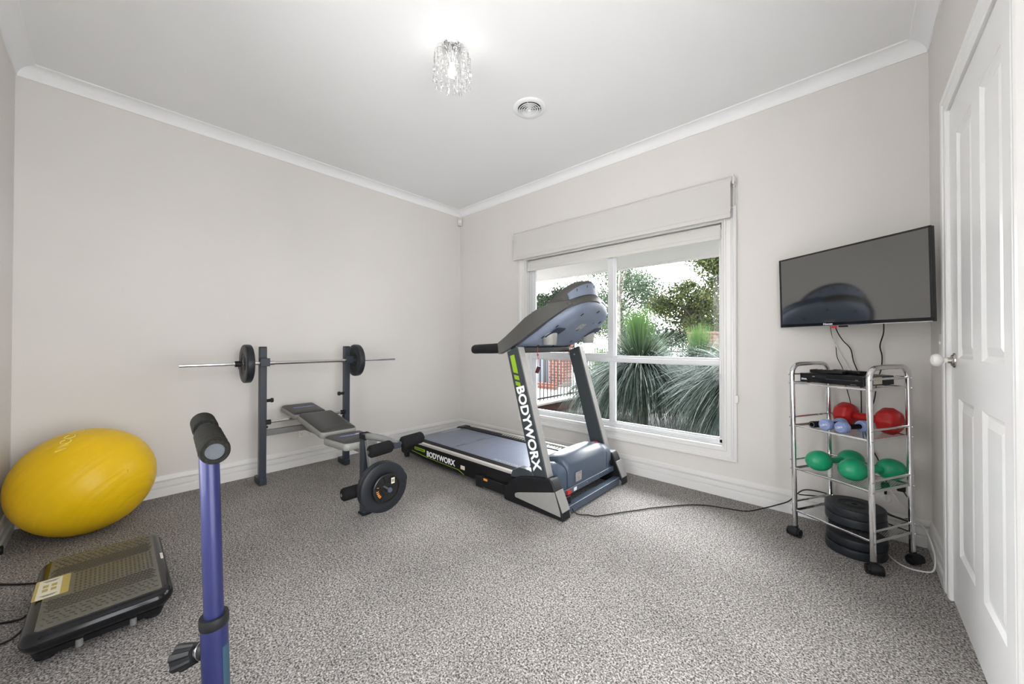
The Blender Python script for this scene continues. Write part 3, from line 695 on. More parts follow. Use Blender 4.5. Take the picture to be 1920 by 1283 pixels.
for i in range(7): bc.box((.0285 + i * .0022, .030, .0101), (.0297 + i * .0022, .046, .0105))
bc.build('barcode_lines', M['black'], ps, weld=False)
ps.matrix_world = mw_x(1.546, BY + .008, .223, 0)

# barbell and its plates
bb = thing('barbell', 'chromed barbell resting across the two bench uprights', 'barbell', (.325, -1.84, .932))
BXX = UX + .050; zb = lambda y: .941 + (y + 2.612) * (-.0117)
za, zd = zb(-2.612), zb(-1.07)
MB().cyl((BXX, -2.612, za - .022), (BXX, -1.07, zd - .006), .0125).build('bar', M['chrome'], bb)
def barz(y): return za - .022 + (y + 2.612) / 1.542 * (zd - .006 - za + .022)
MB().tube([(BXX, -2.07, barz(-2.07)), (BXX, -1.57, barz(-1.57))], .0132, 12).build('knurled_grip', M['steel'], bb)
for y in (-2.298, -1.402):
    c0 = V((BXX, y, barz(y)))
    k = MB().cyl(c0 - Y * .017, c0 + Y * .017, .021, n=20).build('collar_clip', M['black'], bb)
    MB().cyl(c0, c0 + V((.018, 0, -.035)), .0035, n=8).build('collar_screw', M['steel'], k)
for y in (-2.085, -1.555):
    c0 = V((BXX, y, barz(y))); MB().cyl(c0 - Y * .012, c0 + Y * .012, .0165, n=20).build('inner_ring', M['steel'], bb)
PB = 'weight plates on the barbell'
mw_y = lambda x, y, z, s, ro=0: frame((x, y, z), V((math.cos(ro), 0, math.sin(ro))), V((math.sin(ro) * s, 0, -math.cos(ro) * s)))
p1 = make_plate(.139, .046, 'thick dark plate on the left end of the barbell', (0, 0, 0), PB)
p2 = copy_tree(p1, 'thick dark plate on the right end of the barbell near the window')
p1.matrix_world = mw_y(BXX, -2.245, barz(-2.245), -1); p2.matrix_world = mw_y(BXX, -1.445, barz(-1.445), -1, .6)
# orientation: face of each plate towards -y
# ------------------------------------------------------------------ trolley
TU = V((.303, -.178, 0)).normalized(); TV = V((.178, .223, 0)).normalized(); TV = (TV - TU * TV.dot(TU)).normalized()
FL = V((3.317, -.330, 0)); WD, DP = .353, .284
# small lean of the trolley as photographed
LEAN = Matrix.Translation(FL) @ Matrix.Rotation(math.radians(-1.0), 4, V((0, 0, 1)).cross(V((-1, -1, 0))).normalized() * -1) @ Matrix.Translation(-FL)
def tp(a, b_, z): return LEAN @ (FL + TU * a + TV * b_ + Z * z)
tr = thing('trolley', 'narrow chrome four tier trolley on black castors', 'trolley', tuple(FL + TU * WD / 2 + TV * DP / 2))
for a in (0, WD):
    pts = [tp(a, 0, .055), tp(a, 0, .3), tp(a, 0, .6), tp(a, 0, .90)]
    for k in range(1, 6): t = k / 6 * PI / 2; pts.append(tp(a, .055 - .055 * math.cos(t), .90 + .055 * math.sin(t)))
    pts += [tp(a, .055, .955), tp(a, DP / 2, .957), tp(a, DP - .055, .955)]
    for k in range(1, 6): t = k / 6 * PI / 2; pts.append(tp(a, DP - .055 + .055 * math.sin(t), .90 + .055 * math.cos(t)))
    pts += [tp(a, DP, .90), tp(a, DP, .6), tp(a, DP, .3), tp(a, DP, .055)]
    MB().tube(pts, .0122, 14).build('side_frame', M['chrome'], tr)
SZ = [.853, .615, .378, .145]
for z in SZ:
    sh = MB(); f = .0045
    sh.tube([tp(.004, 0, z), tp(WD - .004, 0, z)], .0058, 10)
    sh.tube([tp(.004, DP, z), tp(WD - .004, DP, z)], .0045, 8)
    so = sh.build('shelf', M['chrome'], tr)
    gd = MB()
    gd.tube([tp(.004, DP, z + .048), tp(WD - .004, DP, z + .048)], .0058, 10)
    for a in (.0, WD):
        gd.bar(tp(a, .008, z), tp(a, DP - .008, z), .004, .014)
        gd.tube([tp(a, .01, z + .048), tp(a, DP - .01, z + .048)], .0058, 10)
    gd.build('guard_rail', M['chrome'], so)
    ms = MB(); A, B_, C_, D_ = tp(.004, 0, z + .0), tp(WD - .004, 0, z), tp(WD - .004, DP, z), tp(.004, DP, z)
    ms.add([A, B_, C_, D_], [(0, 1, 2, 3)]).build('wire_mesh', M['mesh'], so, weld=False)
    bo = MB()
    for a in (0, WD):
        for b_ in (0, DP):
            for dz in (0, .048):
                out = -TU if a == 0 else TU
                c_ = tp(a, b_, z + dz - .002); bo.cyl(c_ + out * .010 - TV * (.006 if b_ == 0 else 0), c_ + out * .0145 - TV * (.009 if b_ == 0 else 0), .0045, .003, 10)
    bo.build('bolt_heads', M['steel'], so)
for a, b_, ro in ((0, 0, .3), (WD, 0, 1.0), (WD, DP, 1.6), (0, DP, 2.2)):
    c0 = tp(a, b_, 0); c0.z = 0; dr = V((-math.cos(ro + .9), -math.sin(ro + .9), 0)); sd = V((-dr.y, dr.x, 0))
    k = MB().cyl(c0 + Z * .048, c0 + Z * .062, .013).cyl(c0 + dr * .010 - sd * .020 + Z * .028, c0 + dr * .010 + sd * .020 + Z * .028, .0245, n=24)
    ko = k.build('castor', M['black'], tr, bevel=.002)
    for s in (-1, 1):
        MB().cyl(c0 + dr * .010 + sd * s * .0205 + Z * .0255, c0 + dr * .010 + sd * s * .030 + Z * .0255, .0225, n=24).cyl(c0 + dr * .010 + sd * s * .030 + Z * .0255, c0 + dr * .010 + sd * s * .0325 + Z * .0255, .010, n=16).build('castor_wheel', M['black_gloss'], ko, bevel=.002)

# dvd player
def bx_uv(name, m, parent, a0, a1, b0, b1, z0, z1, bevel=.002):
    mb = MB(); P_ = []
    for z in (z0, z1):
        for a, b_ in ((a0, b0), (a1, b0), (a1, b1), (a0, b1)): P_.append(tp(a, b_, z))
    mb.add(P_, [(0, 3, 2, 1), (4, 5, 6, 7), (0, 1, 5, 4), (1, 2, 6, 5), (2, 3, 7, 6), (3, 0, 4, 7)])
    return mb.build(name, m, parent, bevel=bevel)
zt_ = SZ[0] + .010
dv = thing('dvd_player', 'slim black disc player on the top tier of the trolley', 'dvd player', tuple(tp(WD / 2, DP / 2, zt_)))
DA0, DA1, DB0, DB1 = .040, .322, .010, .240
bx_uv('case', M['black'], dv, DA0, DA1, DB0 + .006, DB1, zt_ + .002, zt_ + .046)
bx_uv('front_panel', M['black_gloss'], dv, DA0 - .003, DA1 + .003, DB0, DB0 + .008, zt_ + .001, zt_ + .047, .0015)
bx_uv('disc_tray', M['black'], dv, DA0 + .012, DA0 + .125, DB0 - .0012, DB0 + .002, zt_ + .026, zt_ + .040, .0008)
bx_uv('display_window', M['black'], dv, DA0 + .035, DA0 + .095, DB0 - .001, DB0 + .002, zt_ + .006, zt_ + .020, .0008)
bx_uv('trim_line', M['tm_body'], dv, DA0 + .125, DA1 - .01, DB0 - .0008, DB0 + .002, zt_ + .024, zt_ + .0255, 0)
for a, b_ in ((DA0 + .02, DB0 + .03), (DA1 - .02, DB0 + .03), (DA0 + .02, DB1 - .03), (DA1 - .02, DB1 - .03)):
    c0 = tp(a, b_, SZ[0] + .001); MB().cyl(c0 + Z * .0045, c0 + Z * .012, .008, n=14).build('rubber_foot', M['black'], dv)
text('DVA', .0125, tp(DA0 + .004, DB0 - .0008, zt_ + .012), TU, Z, M['white_print'], dv, 'printed_logo', .0003, 1.1, .0004)
text('DVD', .006, tp(DA0 + .060, DB0 - .0016, zt_ + .031), TU, Z, M['white_print'], dv, 'printed_logo', .0003)
text('-----', .008, tp(DA1 - .030, DB0 - .0006, zt_ + .028), TU, Z, M['white_print'], dv, 'printed_text', .0003)
text('-------------', .006, tp(DA1 - .050, DB0 - .0006, zt_ + .006), TU, Z, M['white_print'], dv, 'printed_text', .0003)
stk = MB(); A = tp(DA1 + .0006, .085, zt_ + .008); stk.add([A, tp(DA1 + .0006, .150, zt_ + .008), tp(DA1 + .0006, .150, zt_ + .042), tp(DA1 + .0006, .085, zt_ + .042)], [(0, 1, 2, 3)])
stk.build('rating_sticker', M['paper'], dv, weld=False)
zr = zt_ + .0475
def remote(label, a, b_, L_, W_, ang, z, col):
    t = thing('remote_control', label, 'remote control', tuple(tp(a, b_, z)), 'remote controls on the disc player')
    ex = (TU * math.cos(ang) + TV * math.sin(ang)).normalized(); ey = Z.cross(ex)
    o = MB().prism(rrect(L_, W_, .010), tp(a, b_, z + .001), ex, ey, Z * .017).build('handset', M['black'], t, bevel=.005)
    for i in range(5):
        for j in range(3):
            c_ = tp(a, b_, z + .0182) + ex * (-L_ * .35 + i * L_ * .15) + ey * (-W_ * .27 + j * W_ * .27)
            MB().cyl(c_, c_ + Z * .0018, .0035, n=8).build('button', M[col], t)
    return t
remote('black remote control on the disc player, nearer the left rail', .125, .085, .150, .045, .15, zr, 'black_gloss')
remote('black remote control with silver strip lying to the right on the disc player', .185, .155, .165, .050, -.35, zr, 'grey_print')

# dumbbells
def dumbbell(name, label, p, q, head, m, grip_r, gm, group, cat='dumbbell', n=28, ang=60, bev=0):
    p, q = V(p), V(q); d = (q - p).normalized(); c = (p + q) / 2
    t = thing(name, label, cat, tuple(c), group)
    MB().cyl(p, q, grip_r, n=18).build('handle', M[gm], t)
    for e_, s in ((p, -1), (q, 1)):
        MB().lathe([(r, h) for r, h in head], e_, d * s, n=n).build('head', M[m], t, ang=ang, bevel=bev, seg=3)
    return t
# green egg shaped dumbbells
egg = [(max(.0005, .0535 * math.sin(PI * k / 14) ** .9 * (1 + .08 * math.cos(PI * k / 14))), -.062 * math.cos(PI * k / 14) + .012) for k in range(15)]
GZ = SZ[2] + .0035 + .0545
g1 = dumbbell('dumbbell', 'green egg-headed dumbbell at the back left of the third tier', (3.425, -.325, GZ + .004), (3.540, -.185, GZ), egg, 'green', .016, 'green', 'green vinyl dumbbells')
g2 = dumbbell('dumbbell', 'green egg-headed dumbbell at the front right of the third tier', (3.560, -.392, GZ + .004), (3.690, -.250, GZ), egg, 'green', .016, 'green', 'green vinyl dumbbells')
for g_, p in ((g1, V((3.425, -.325, GZ + .004))), (g2, V((3.560, -.392, GZ + .004)))):
    dd = V((-.115, -.14, 0)).normalized(); c_ = p + dd * .0733
    vdir = (V((3.545, -2.915, 1.07)) - p).normalized()
    MB().lathe([(.007, -.001), (.009, .0006), (.011, -.001)], c_ + dd * .0005, dd, 20).build('moulded_ring', M['green'], g_)
# red many-sided dumbbell
hexh = [(.0005, -.038), (.046, -.038), (.068, -.018), (.070, .018), (.056, .042), (.026, .050), (.0005, .050)]
RZ_ = SZ[1] + .003 + .064
rd = dumbbell('dumbbell', 'big red faceted dumbbell on the second tier of the trolley', (3.532, -.182, RZ_), (3.686, -.265, RZ_), hexh, 'red', .021, 'red', None, n=8, ang=180, bev=.010)
MB().lathe([(.014, .0495), (.016, .0515), (.018, .0495)], (3.686, -.265, RZ_), V((.154, -.083, 0)).normalized(), 24).build('moulded_ring', M['red'], rd)
# lilac small dumbbells
lh = [(.0005, -.021), (.022, -.021), (.0275, -.016), (.0288, -.010), (.0290, .012), (.0280, .017), (.0255, .0205), (.0005, .0212)]
LZ = SZ[1] + .003 + .0285
la_ = V((3.454, -.378, LZ)); lb_ = V((3.506, -.292, LZ))
l1 = dumbbell('dumbbell', 'small lilac 1.5 kg dumbbell on the left of the second tier', la_, lb_, lh, 'lilac', .0125, 'foam', 'small lilac dumbbells', ang=32)
lc_ = V((3.516, -.402, LZ)); le_ = V((3.592, -.300, LZ))
l2 = dumbbell('dumbbell', 'small lilac 1.5 kg dumbbell in front of the red dumbbell', lc_, le_, lh, 'lilac', .0125, 'foam', 'small lilac dumbbells', ang=32)
for g_, p, q in ((l1, la_, lb_), (l2, lc_, le_)):
    dd = (p - q).normalized(); ex = Z.cross(dd); rot_ = .35
    ex = (V((ex.x, ex.y, 0)).normalized() * math.cos(rot_) + Z * math.sin(rot_)); ey = dd.cross(ex)
    text('1.5KG', .0135, p + dd * .0216 - ex * .019 - ey * .004, ex, ey, M['white_print'], g_, 'printed_weight', .0003, 1, .0003)
tb = thing('grip_tube', 'short black open-ended rubber tube left of the lilac dumbbells', 'rubber grip', (3.41, -.40, LZ))
tA, tB = V((3.392, -.368, SZ[1] + .004 + .0175)), V((3.452, -.290, SZ[1] + .004 + .0175)); td = (tB - tA).normalized()
MB().lathe([(.0115, .001), (.0115, 0), (.0168, 0), (.0175, .002), (.0175, .095), (.0115, .095), (.0115, .001)], tA, td).build('sleeve', M['black'], tb)
MB().lathe([(.0116, .0005), (.0128, -.0004), (.0142, .0005)], tA, td).build('rim', M['grey_print'], tb)

# plates stacked on the trolley and the carpet below it
PS = 'weight plates stacked under and on the trolley'
q1 = make_plate(.120, .044, 'upper plate of the two lying on the bottom tier of the trolley', (0, 0, 0), PS)
SX, SY = 3.560, -.300
q2 = copy_tree(q1, 'lower plate of the two lying on the bottom tier of the trolley', (SX + .001, SY + .003, SZ[3] + .006 + .022), (0, 0, 1.3))
q3 = copy_tree(q1, 'upper of the two plates lying on the carpet beneath the trolley', (SX + .004, SY + .01, .0668), (0, 0, .4))
q4 = copy_tree(q1, 'bottommost plate resting on the carpet beneath the trolley', (SX, SY, .0222), (0, 0, 2.0))
q1.location = (SX - .001, SY, SZ[3] + .006 + .066)

# ------------------------------------------------------------------ television
tl, trr = V((3.224, -.070, 0)), V((3.812, -.492, 0)); tdx = (trr - tl).normalized(); tdn = V((tdx.y, -tdx.x, 0))
if tdn.y > 0: tdn = -tdn
TW = (trr - tl).length; TZ0, TZ1 = 1.170, 1.590
tv = thing('television', 'black flat television angled on a wall bracket beside the door', 'television', tuple((tl + trr) / 2 + Z * TZ0))
tilt = math.radians(0.0)
def tvp(a, z, d): return tl + tdx * a + Z * (TZ0 + z) + tdn * (d + .028 * (z - .2))
def tvbox(a0, a1, z0, z1, d0, d1):
    P_ = [tvp(a, z, d) for z in (z0, z1) for a, d in ((a0, d0), (a1, d0), (a1, d1), (a0, d1))]
    return MB().add(P_, [(0, 3, 2, 1), (4, 5, 6, 7), (0, 1, 5, 4), (1, 2, 6, 5), (2, 3, 7, 6), (3, 0, 4, 7)])
H_ = TZ1 - TZ0
tvbox(0, TW, 0, H_, -.022, -.002).build('cabinet', M['screen_bezel'], tv, bevel=.003)
tvbox(.10, TW - .10, .02, .25, -.055, -.020).build('rear_housing', M['black'], tv, bevel=.008)
tvbox(.008, TW - .008, .018, H_ - .008, -.003, .0003).build('screen', M['screen'], tv, weld=False)
fb = MB()
for (a0, a1, z0, z1) in ((0, TW, H_ - .008, H_), (0, .008, 0, H_), (TW - .008, TW, 0, H_)):
    q_ = tvbox(a0, a1, z0, z1, -.002, .003); fb.add(q_.v, q_.f)
fb.build('bezel', M['screen_bezel'], tv, weld=False)
tvbox(0, TW, 0, .018, -.003, .005).build('lower_bezel', M['nickel' if False else 'black_gloss'], tv, bevel=.002)
tvbox(.001, TW - .001, -.0015, .002, -.004, .005).build('chrome_edge', M['chrome'], tv, bevel=.0005)
text('Hisense', .0155, tvp(TW * .36, .0045, .0056), tdx, Z, M['white_print'], tv, 'brand_lettering', .0003, 1.0, .0003)
tvbox(TW * .415, TW * .455, -.013, -.002, .000, .002).build('red_tag', M['red_print'], tv, weld=False)
tvbox(TW * .46, TW * .52, -.010, -.001, -.012, -.002).build('status_light_housing', M['black'], tv, bevel=.002)
wp = V((3.60, 0, 1.39)); cpt = tvp(TW / 2, H_ / 2, -.05)
mt = MB().box((3.54, -.014, 1.28), (3.66, 0, 1.50)).bar(wp - Y * .01, cpt + V((-.05, .04, 0)), .03, .05).bar(cpt + V((-.05, .04, 0)), cpt, .03, .05)
mt.build('wall_bracket', M['black'], tv, bevel=.002)

# ------------------------------------------------------------------ cables
def cable(name, label, pts, r, m='black', cat='cable', k=8):
    o = MB().tube(pts, r, 8, k).build(name, M[m], None)
    tag(o, label, cat); return o
cable('television_cable', 'thin black cord from the left underside of the television to the trolley', [(3.462, -.150, 1.190), (3.468, -.06, 1.12), (3.484, -.035, 1.06), (3.490, -.03, .99), (3.515, -.035, .92), (3.525, -.05, .84), (3.545, -.05, .74), (3.56, -.04, .60)], .0020)
cable('aerial_cable', 'thin white cable hanging below the television to the trolley', [(3.466, -.150, 1.192), (3.474, -.06, 1.10), (3.495, -.03, 1.03), (3.530, -.025, .95), (3.560, -.04, .86), (3.60, -.03, .70), (3.64, -.025, .45), (3.690, -.022, .212)], .0020, 'wcable')
cable('video_cable', 'black cable curving from the television centre to the disc player', [(3.480, -.16, 1.190), (3.492, -.08, 1.14), (3.515, -.05, 1.09), (3.548, -.035, 1.04), (3.560, -.03, .97), (3.580, -.03, .90), (3.590, -.04, .82), (3.592, -.045, .66), (3.60, -.03, .52)], .0028)
cable('television_cable', 'thicker black cord from the right side of the television down the wall', [(3.675, -.20, 1.190), (3.680, -.08, 1.13), (3.668, -.04, 1.06), (3.676, -.03, 1.0), (3.672, -.03, .93), (3.655, -.035, .86), (3.640, -.04, .74), (3.60, -.045, .64), (3.62, -.03, .52), (3.66, -.03, .42), (3.69, -.025, .31)], .0030)
cable('television_cable', 'black cord looping from a plug behind the trolley to the wall socket', [(3.748, -.03, .285), (3.775, -.05, .24), (3.79, -.06, .19), (3.77, -.08, .155), (3.72, -.08, .145), (3.690, -.06, .155), (3.66, -.06, .18)], .0030)
cable('extension_lead', 'white lead trailing on the carpet behind the trolley by the door frame', [(3.70, -.02, .285), (3.735, -.05, .22), (3.790, -.06, .16), (3.822, -.12, .13), (3.838, -.25, .07), (3.825, -.34, .025), (3.790, -.345, .008), (3.74, -.345, .006), (3.70, -.30, .006), (3.665, -.20, .008)], .0032, 'wcable')
# plug on wall
pg = thing('power_plug', 'black power plug in the socket behind the trolley', 'plug', (3.685, -.01, .29))
MB().box((3.668, -.045, .272), (3.702, -.0125, .306)).build('plug_body', M['black'], pg, bevel=.006)
MB().cyl((3.685, -.035, .274), (3.685, -.035, .245), .007, .005).build('cable_sleeve', M['black'], pg)
pg2 = thing('power_plug', 'black plug beside the white lead in the wall socket', 'plug', (3.745, -.01, .29))
MB().box((3.728, -.040, .274), (3.762, -.0125, .306)).build('plug_body', M['black'], pg2, bevel=.006)
cable('treadmill_power_cord', 'long black cord lying across the carpet from treadmill to trolley', [(2.225, -.925, .075), (2.245, -.945, .05), (2.275, -.955, .02), (2.303, -.935, .006), (2.345, -.905, .006), (2.394, -.880, .006), (2.47, -.75, .006), (2.551, -.618, .006), (2.60, -.535, .006), (2.66, -.455, .006), (2.742, -.348, .006), (2.84, -.262, .006), (2.95, -.222, .006), (3.058, -.181, .008), (3.13, -.10, .02), (3.20, -.06, .05), (3.262, -.07, .095), (3.30, -.08, .150), (3.34, -.07, .186), (3.41, -.06, .190), (3.47, -.05, .178), (3.43, -.05, .165), (3.36, -.06, .155), (3.31, -.07, .150)], .0036)

# ------------------------------------------------------------------ exercise ball
R = .288; bc_ = V((.338, -3.000, R))
ball = thing('exercise_ball', 'large yellow inflatable exercise ball in the left corner', 'exercise ball', (bc_.x, bc_.y, 0))
bm_ = MB(); n, mm = 96, 96; vs = []
axd = V((.55, .62, -.55)).normalized(); q0 = Z.rotation_difference(axd).to_matrix()
for j in range(mm + 1):
    t = PI * j / mm; th_ = t
    rr = R - .0022 * (math.exp(-((math.degrees(t) % 11.25) - 5.6) ** 2 / .9))
    for i in range(n): vs.append(bc_ + q0 @ V((rr * math.sin(t) * math.cos(2 * PI * i / n), rr * math.sin(t) * math.sin(2 * PI * i / n), -rr * math.cos(t))))
bm_.add(vs, [(j * n + i, j * n + (i + 1) % n, (j + 1) * n + (i + 1) % n, (j + 1) * n + i) for j in range(mm) for i in range(n)], True)
bo_ = bm_.build('inflated_shell', M['yellow'], ball, ang=180)
# printed emblem near the top of the ball
def on_ball(u, v, ex, ey, nn, lift=.0008):
    p = nn * R + ex * u + ey * v; return bc_ + p.normalized() * (R + lift)
nn = V((.30, -.22, .93)).normalized(); ex = V((-.35, -.93, -.10)); ex = (ex - nn * ex.dot(nn)).normalized(); ey = nn.cross(ex)
pale = mat('pale_yellow_print', (0.86, 0.72, 0.22), 0.5); M['pale'] = pale
em = MB()
def ribbon(pts, wdt):
    P_ = [on_ball(a, b_, ex, ey, nn) for a, b_ in pts]; em.tube(P_, wdt / 2, 6, 0)
ribbon([(.030 * math.cos(t), .030 * math.sin(t) - .075) for t in [i * PI / 12 for i in range(25)]], .0022)
for k in (-.015, 0, .015): ribbon([(k, -.075 - math.sqrt(.03 ** 2 - k * k)), (k, -.075 + math.sqrt(.03 ** 2 - k * k))], .0016)
for sgn in (0, .045): ribbon([(.02 * math.cos(t) , .018 * math.sin(t) - .01 + sgn) for t in [i * PI / 8 for i in range(-3, 12)]], .004)
ribbon([(-.02, .06), (.02, .075), (-.02, .09), (.02, .105)], .004)
em.build('printed_emblem', M['pale'], ball)
va = bc_ + V((.80, .56, .24)).normalized() * (R + .0005)
MB().cyl(va - (va - bc_).normalized() * .004, va + (va - bc_).normalized() * .0015, .007, n=16).build('valve_plug', M['yellow'], ball)

# ------------------------------------------------------------------ vibration platform
vx0, vx1, vy0, vy1, vz = .955, 1.605, -3.112, -2.738, .122
VC = V(((vx0 + vx1) / 2, (vy0 + vy1) / 2, 0))
vp = thing('vibration_platform', 'black vibration exercise platform with ribbed tread on the carpet', 'vibration platform', tuple(VC))
vw, vh = vx1 - vx0, vy1 - vy0
def vr(g, z, r=.055): return [VC + V((a, b_, z)) for a, b_ in rrect(vw - 2 * g, vh - 2 * g, max(r - g, .01), 8)]
MB().loft([vr(.045, .022), vr(.030, .030), vr(.020, .060)], smooth=True).build('base_tray', M['black'], vp, ang=40)
MB().loft([vr(.018, .055), vr(.003, .075), vr(0, .088), vr(.002, .100), vr(.010, .112), vr(.020, .118), vr(.026, .1195)], smooth=True).build('top_shell', M['black_gloss'], vp, ang=60)
M['tread'] = mat('grey_rubber_tread', (0.105, 0.100, 0.080), 0.40, var=0.08, scale=60)
M['rib'] = mat('raised_rubber_rib', (0.060, 0.057, 0.048), 0.36, var=0.05)
td_ = MB().loft([vr(.034, .1190, .045), vr(.034, .1215, .045), vr(.036, .1222, .045)], smooth=False).build('tread_mat', M['tread'], vp, ang=30)
# raised ribs: straight ribs across the middle, slanted rows beside them, diamond dashes along both ends
rb = MB()
def rib(x0, y0, x1, y1, wd=.0036):
    hx, hy = vw / 2 - .042, vh / 2 - .040
    if max(abs(x0), abs(x1)) > hx or max(abs(y0), abs(y1)) > hy: return
    if -.115 < (x0 + x1) / 2 < .075 and (y0 + y1) / 2 < -.085: return
    rb.bar(VC + V((x0, y0, .1226)), VC + V((x1, y1, .1226)), wd, .0030)
for i in range(-12, 13):
    for k in range(7): xx = -.088 + k * .0245 + .25 * (i * .0125 + .15) * .0; rib(xx, i * .0125, xx + .019, i * .0125, .0058)
for sgn, xa in ((-1, -.098), (1, .092)):
    for i in range(-22, 23):
        for k in range(5):
            xx = xa + sgn * k * .0185; yy = i * .0105 + (k * .0170 if sgn > 0 else -k * .0170)
            rib(xx, yy, xx + sgn * .0140, yy + .0128, .0034)
    for i in range(-9, 10):
        for k in range(4):
            xx = sgn * (.200 + k * .021); yy = i * .0185 + (k % 2) * .009
            a = .35 if (i + k) % 2 else 1.25
            rib(xx - .0065 * math.cos(a), yy - .0065 * math.sin(a), xx + .0065 * math.cos(a), yy + .0065 * math.sin(a), .0034)
rb.build('tread_ribs', M['rib'], td_, weld=False)
LCX, LCY = -.020, -.136
MB().prism(rrect(.165, .088, .006), VC + V((LCX, LCY, .1218)), X, Y, Z * .0022).build('label_backing', M['gold'], vp, bevel=.0008)
MB().prism(rrect(.158, .058, .004), VC + V((LCX + .004, LCY - .006, .1240)), X, Y, Z * .0012).build('instruction_sticker', M['paper'], vp, bevel=.0004)
ic = MB()
for i in range(2):
    for j in range(2):
        ic.prism(rrect(.022, .014, .001), VC + V((LCX - .016 + i * .034, LCY - .016 + j * .021, .1252)), X, Y, Z * .0004)
ic.build('sticker_pictures', M['gold'], vp, weld=False)
tx = MB()
for k in range(3):
    for sx_ in (-.062, .060):
        tx.box(VC + V((LCX + sx_ + k * .005, LCY - .026 + .004 * k, .1252)), VC + V((LCX + sx_ + k * .005 + .0016, LCY + .016 - .004 * k, .1256)))
tx.build('sticker_text_lines', M['black'], vp, weld=False)
MB().prism(rrect(.060, .011, .003), VC + V((-.015, vh / 2 - .016, .1155)), X, Y, Z * .0022).build('side_sticker', M['paper'], vp, weld=False)
for (a, b_) in ((-.24, -.13), (.24, -.13), (-.24, .13), (.24, .13)):
    c_ = VC + V((a, b_, 0)); MB().lathe([(0, .002), (.022, .002), (.026, .006), (.024, .026), (0, .026)], c_).build('suction_foot', M['black'], vp)
for b_ in (-.055, .075):
    c_ = VC + V((vw / 2 - .028, b_, .036)); MB().cyl(c_ + Z * .014, c_ - Z * .012, .0095).build('cord_hook', M['greymetal'], vp)
def fl3(x, y, z=.005): return (x, y, z)
cable('resistance_cord', 'black cord leaving the far left side of the vibration platform', [(.968, -3.05, .06), (.930, -3.10, .02), (.86, -3.16, .006), (.80, -3.22, .006), (.74, -3.27, .006)], .004)
cable('resistance_cord', 'black cord leaving the middle left side of the vibration platform', [(1.20, -3.098, .06), (1.20, -3.13, .015), (1.17, -3.18, .006), (1.13, -3.235, .006), (1.08, -3.27, .006)], .004)
cable('floor_cable', 'black power cord leaving the near left side of the vibration platform', [(1.33, -3.100, .06), (1.335, -3.135, .02), (1.33, -3.17, .006), (1.30, -3.215, .006), (1.27, -3.265, .006)], .004)

# ------------------------------------------------------------------ blue stepper handle in the foreground
pc = V((2.389, -2.751, 0)); lean = V((.006, .011, -.391)).normalized()
st = thing('exercise_stepper', 'blue metal pole with black foam T-handle standing in the foreground', 'exercise machine', (2.402, -2.728, 0))
top = V((2.389, -2.751, .835)); def_at = lambda z: top + lean * ((top.z - z) / -lean.z)
MB().cyl(def_at(.30), def_at(.835), .0200, n=32).build('inner_pole', M['bluepole'], st)
MB().cyl(def_at(.72) + V((-.0, 0, 0)), def_at(.7199), .0201, n=32).build('pole_line', M['bluepole'], st)
sl = MB().cyl(def_at(.04), def_at(.392), .0275, n=32).build('outer_sleeve', M['bluepole'], st)
MB().lathe([(.0205, .016), (.0290, .016), (.0300, .010), (.0300, -.006), (.0280, -.010), (.0205, -.010), (.0205, .016)], def_at(.392), -lean).build('sleeve_collar', M['black'], st)
# sticker wrapped on the sleeve, facing the camera's right
vd = V((3.545, -2.915, 0)) - V((2.40, -2.735, 0)); vd.normalize(); rt = V((-vd.y, vd.x, 0))
sk = MB(); rows = []
for k in range(7):
    a = .55 + k * .13; dd = vd * math.cos(a) + rt * math.sin(a)
    rows.append(dd)
A_ = [def_at(.335) + dd * .0279 for dd in rows]; B2 = [def_at(.20) + dd * .0279 for dd in rows]
sk.add(A_ + B2, [(i, i + 1, 8 + i, 7 + i) for i in range(6)], True).build('blue_sticker', mat('sticker_teal', (.020, .055, .085), .5), st, weld=False)
# knob
k0 = def_at(.330); kd = (V((2.324, -2.804, .301)) - V((2.376, -2.757, .325))).normalized()
kb = MB().cyl(k0, k0 + kd * .045, .014, n=20).lathe([(.017, .024), (.020, .026), (.020, .034), (.015, .037)], k0, kd).build('knob_stem', M['steel'], st)
MB().sphere(k0 + kd * .026, .021, 18, 12).build('spring_housing', M['black'], st)
kk = []
for h_, r_k in ((.046, .012), (.048, .021), (.084, .0285), (.092, .0285)):
    kk.append([k0 + kd * h_ + (kd.orthogonal().normalized() * math.cos(2 * PI * i / 36) + kd.cross(kd.orthogonal().normalized()) * math.sin(2 * PI * i / 36)) * (r_k * (1 + .07 * (1 if i % 6 < 3 else -1))) for i in range(36)])
MB().loft(kk).build('fluted_knob', M['black'], st, ang=25)
# T bar
ta, tb_ = V((2.603, -2.771, .853)), V((2.250, -2.744, .858)); td2 = (tb_ - ta).normalized(); TL = (tb_ - ta).length
MB().cyl(ta + td2 * .004, tb_ - td2 * .004, .0165, n=28).build('cross_handle', M['black'], st)
mid_ = (top - ta).dot(td2)
for a0, a1 in ((0, mid_ - .030), (mid_ + .034, TL)):
    pr = [(.0165, 0), (.0235, 0), (.0255, .003)]; kx = 5; 
    for i in range(1, 14):
        h_ = .003 + (a1 - a0 - .006) * i / 14; pr.append((.0262 + .0006 * math.sin(i * 2.1), h_))
    pr += [(.0255, a1 - a0 - .003), (.0235, a1 - a0), (.0165, a1 - a0)]
    MB().lathe(pr, ta + td2 * a0, td2, 36).build('foam_grip', M['gfoam'], st)
MB().cyl(ta + td2 * .006, ta + td2 * .003, .0163, n=28).build('end_cap', M['capgrey'], st)
MB().cyl(def_at(.86), def_at(.80), .0215, n=28).build('weld_socket', M['bluepole'], st)
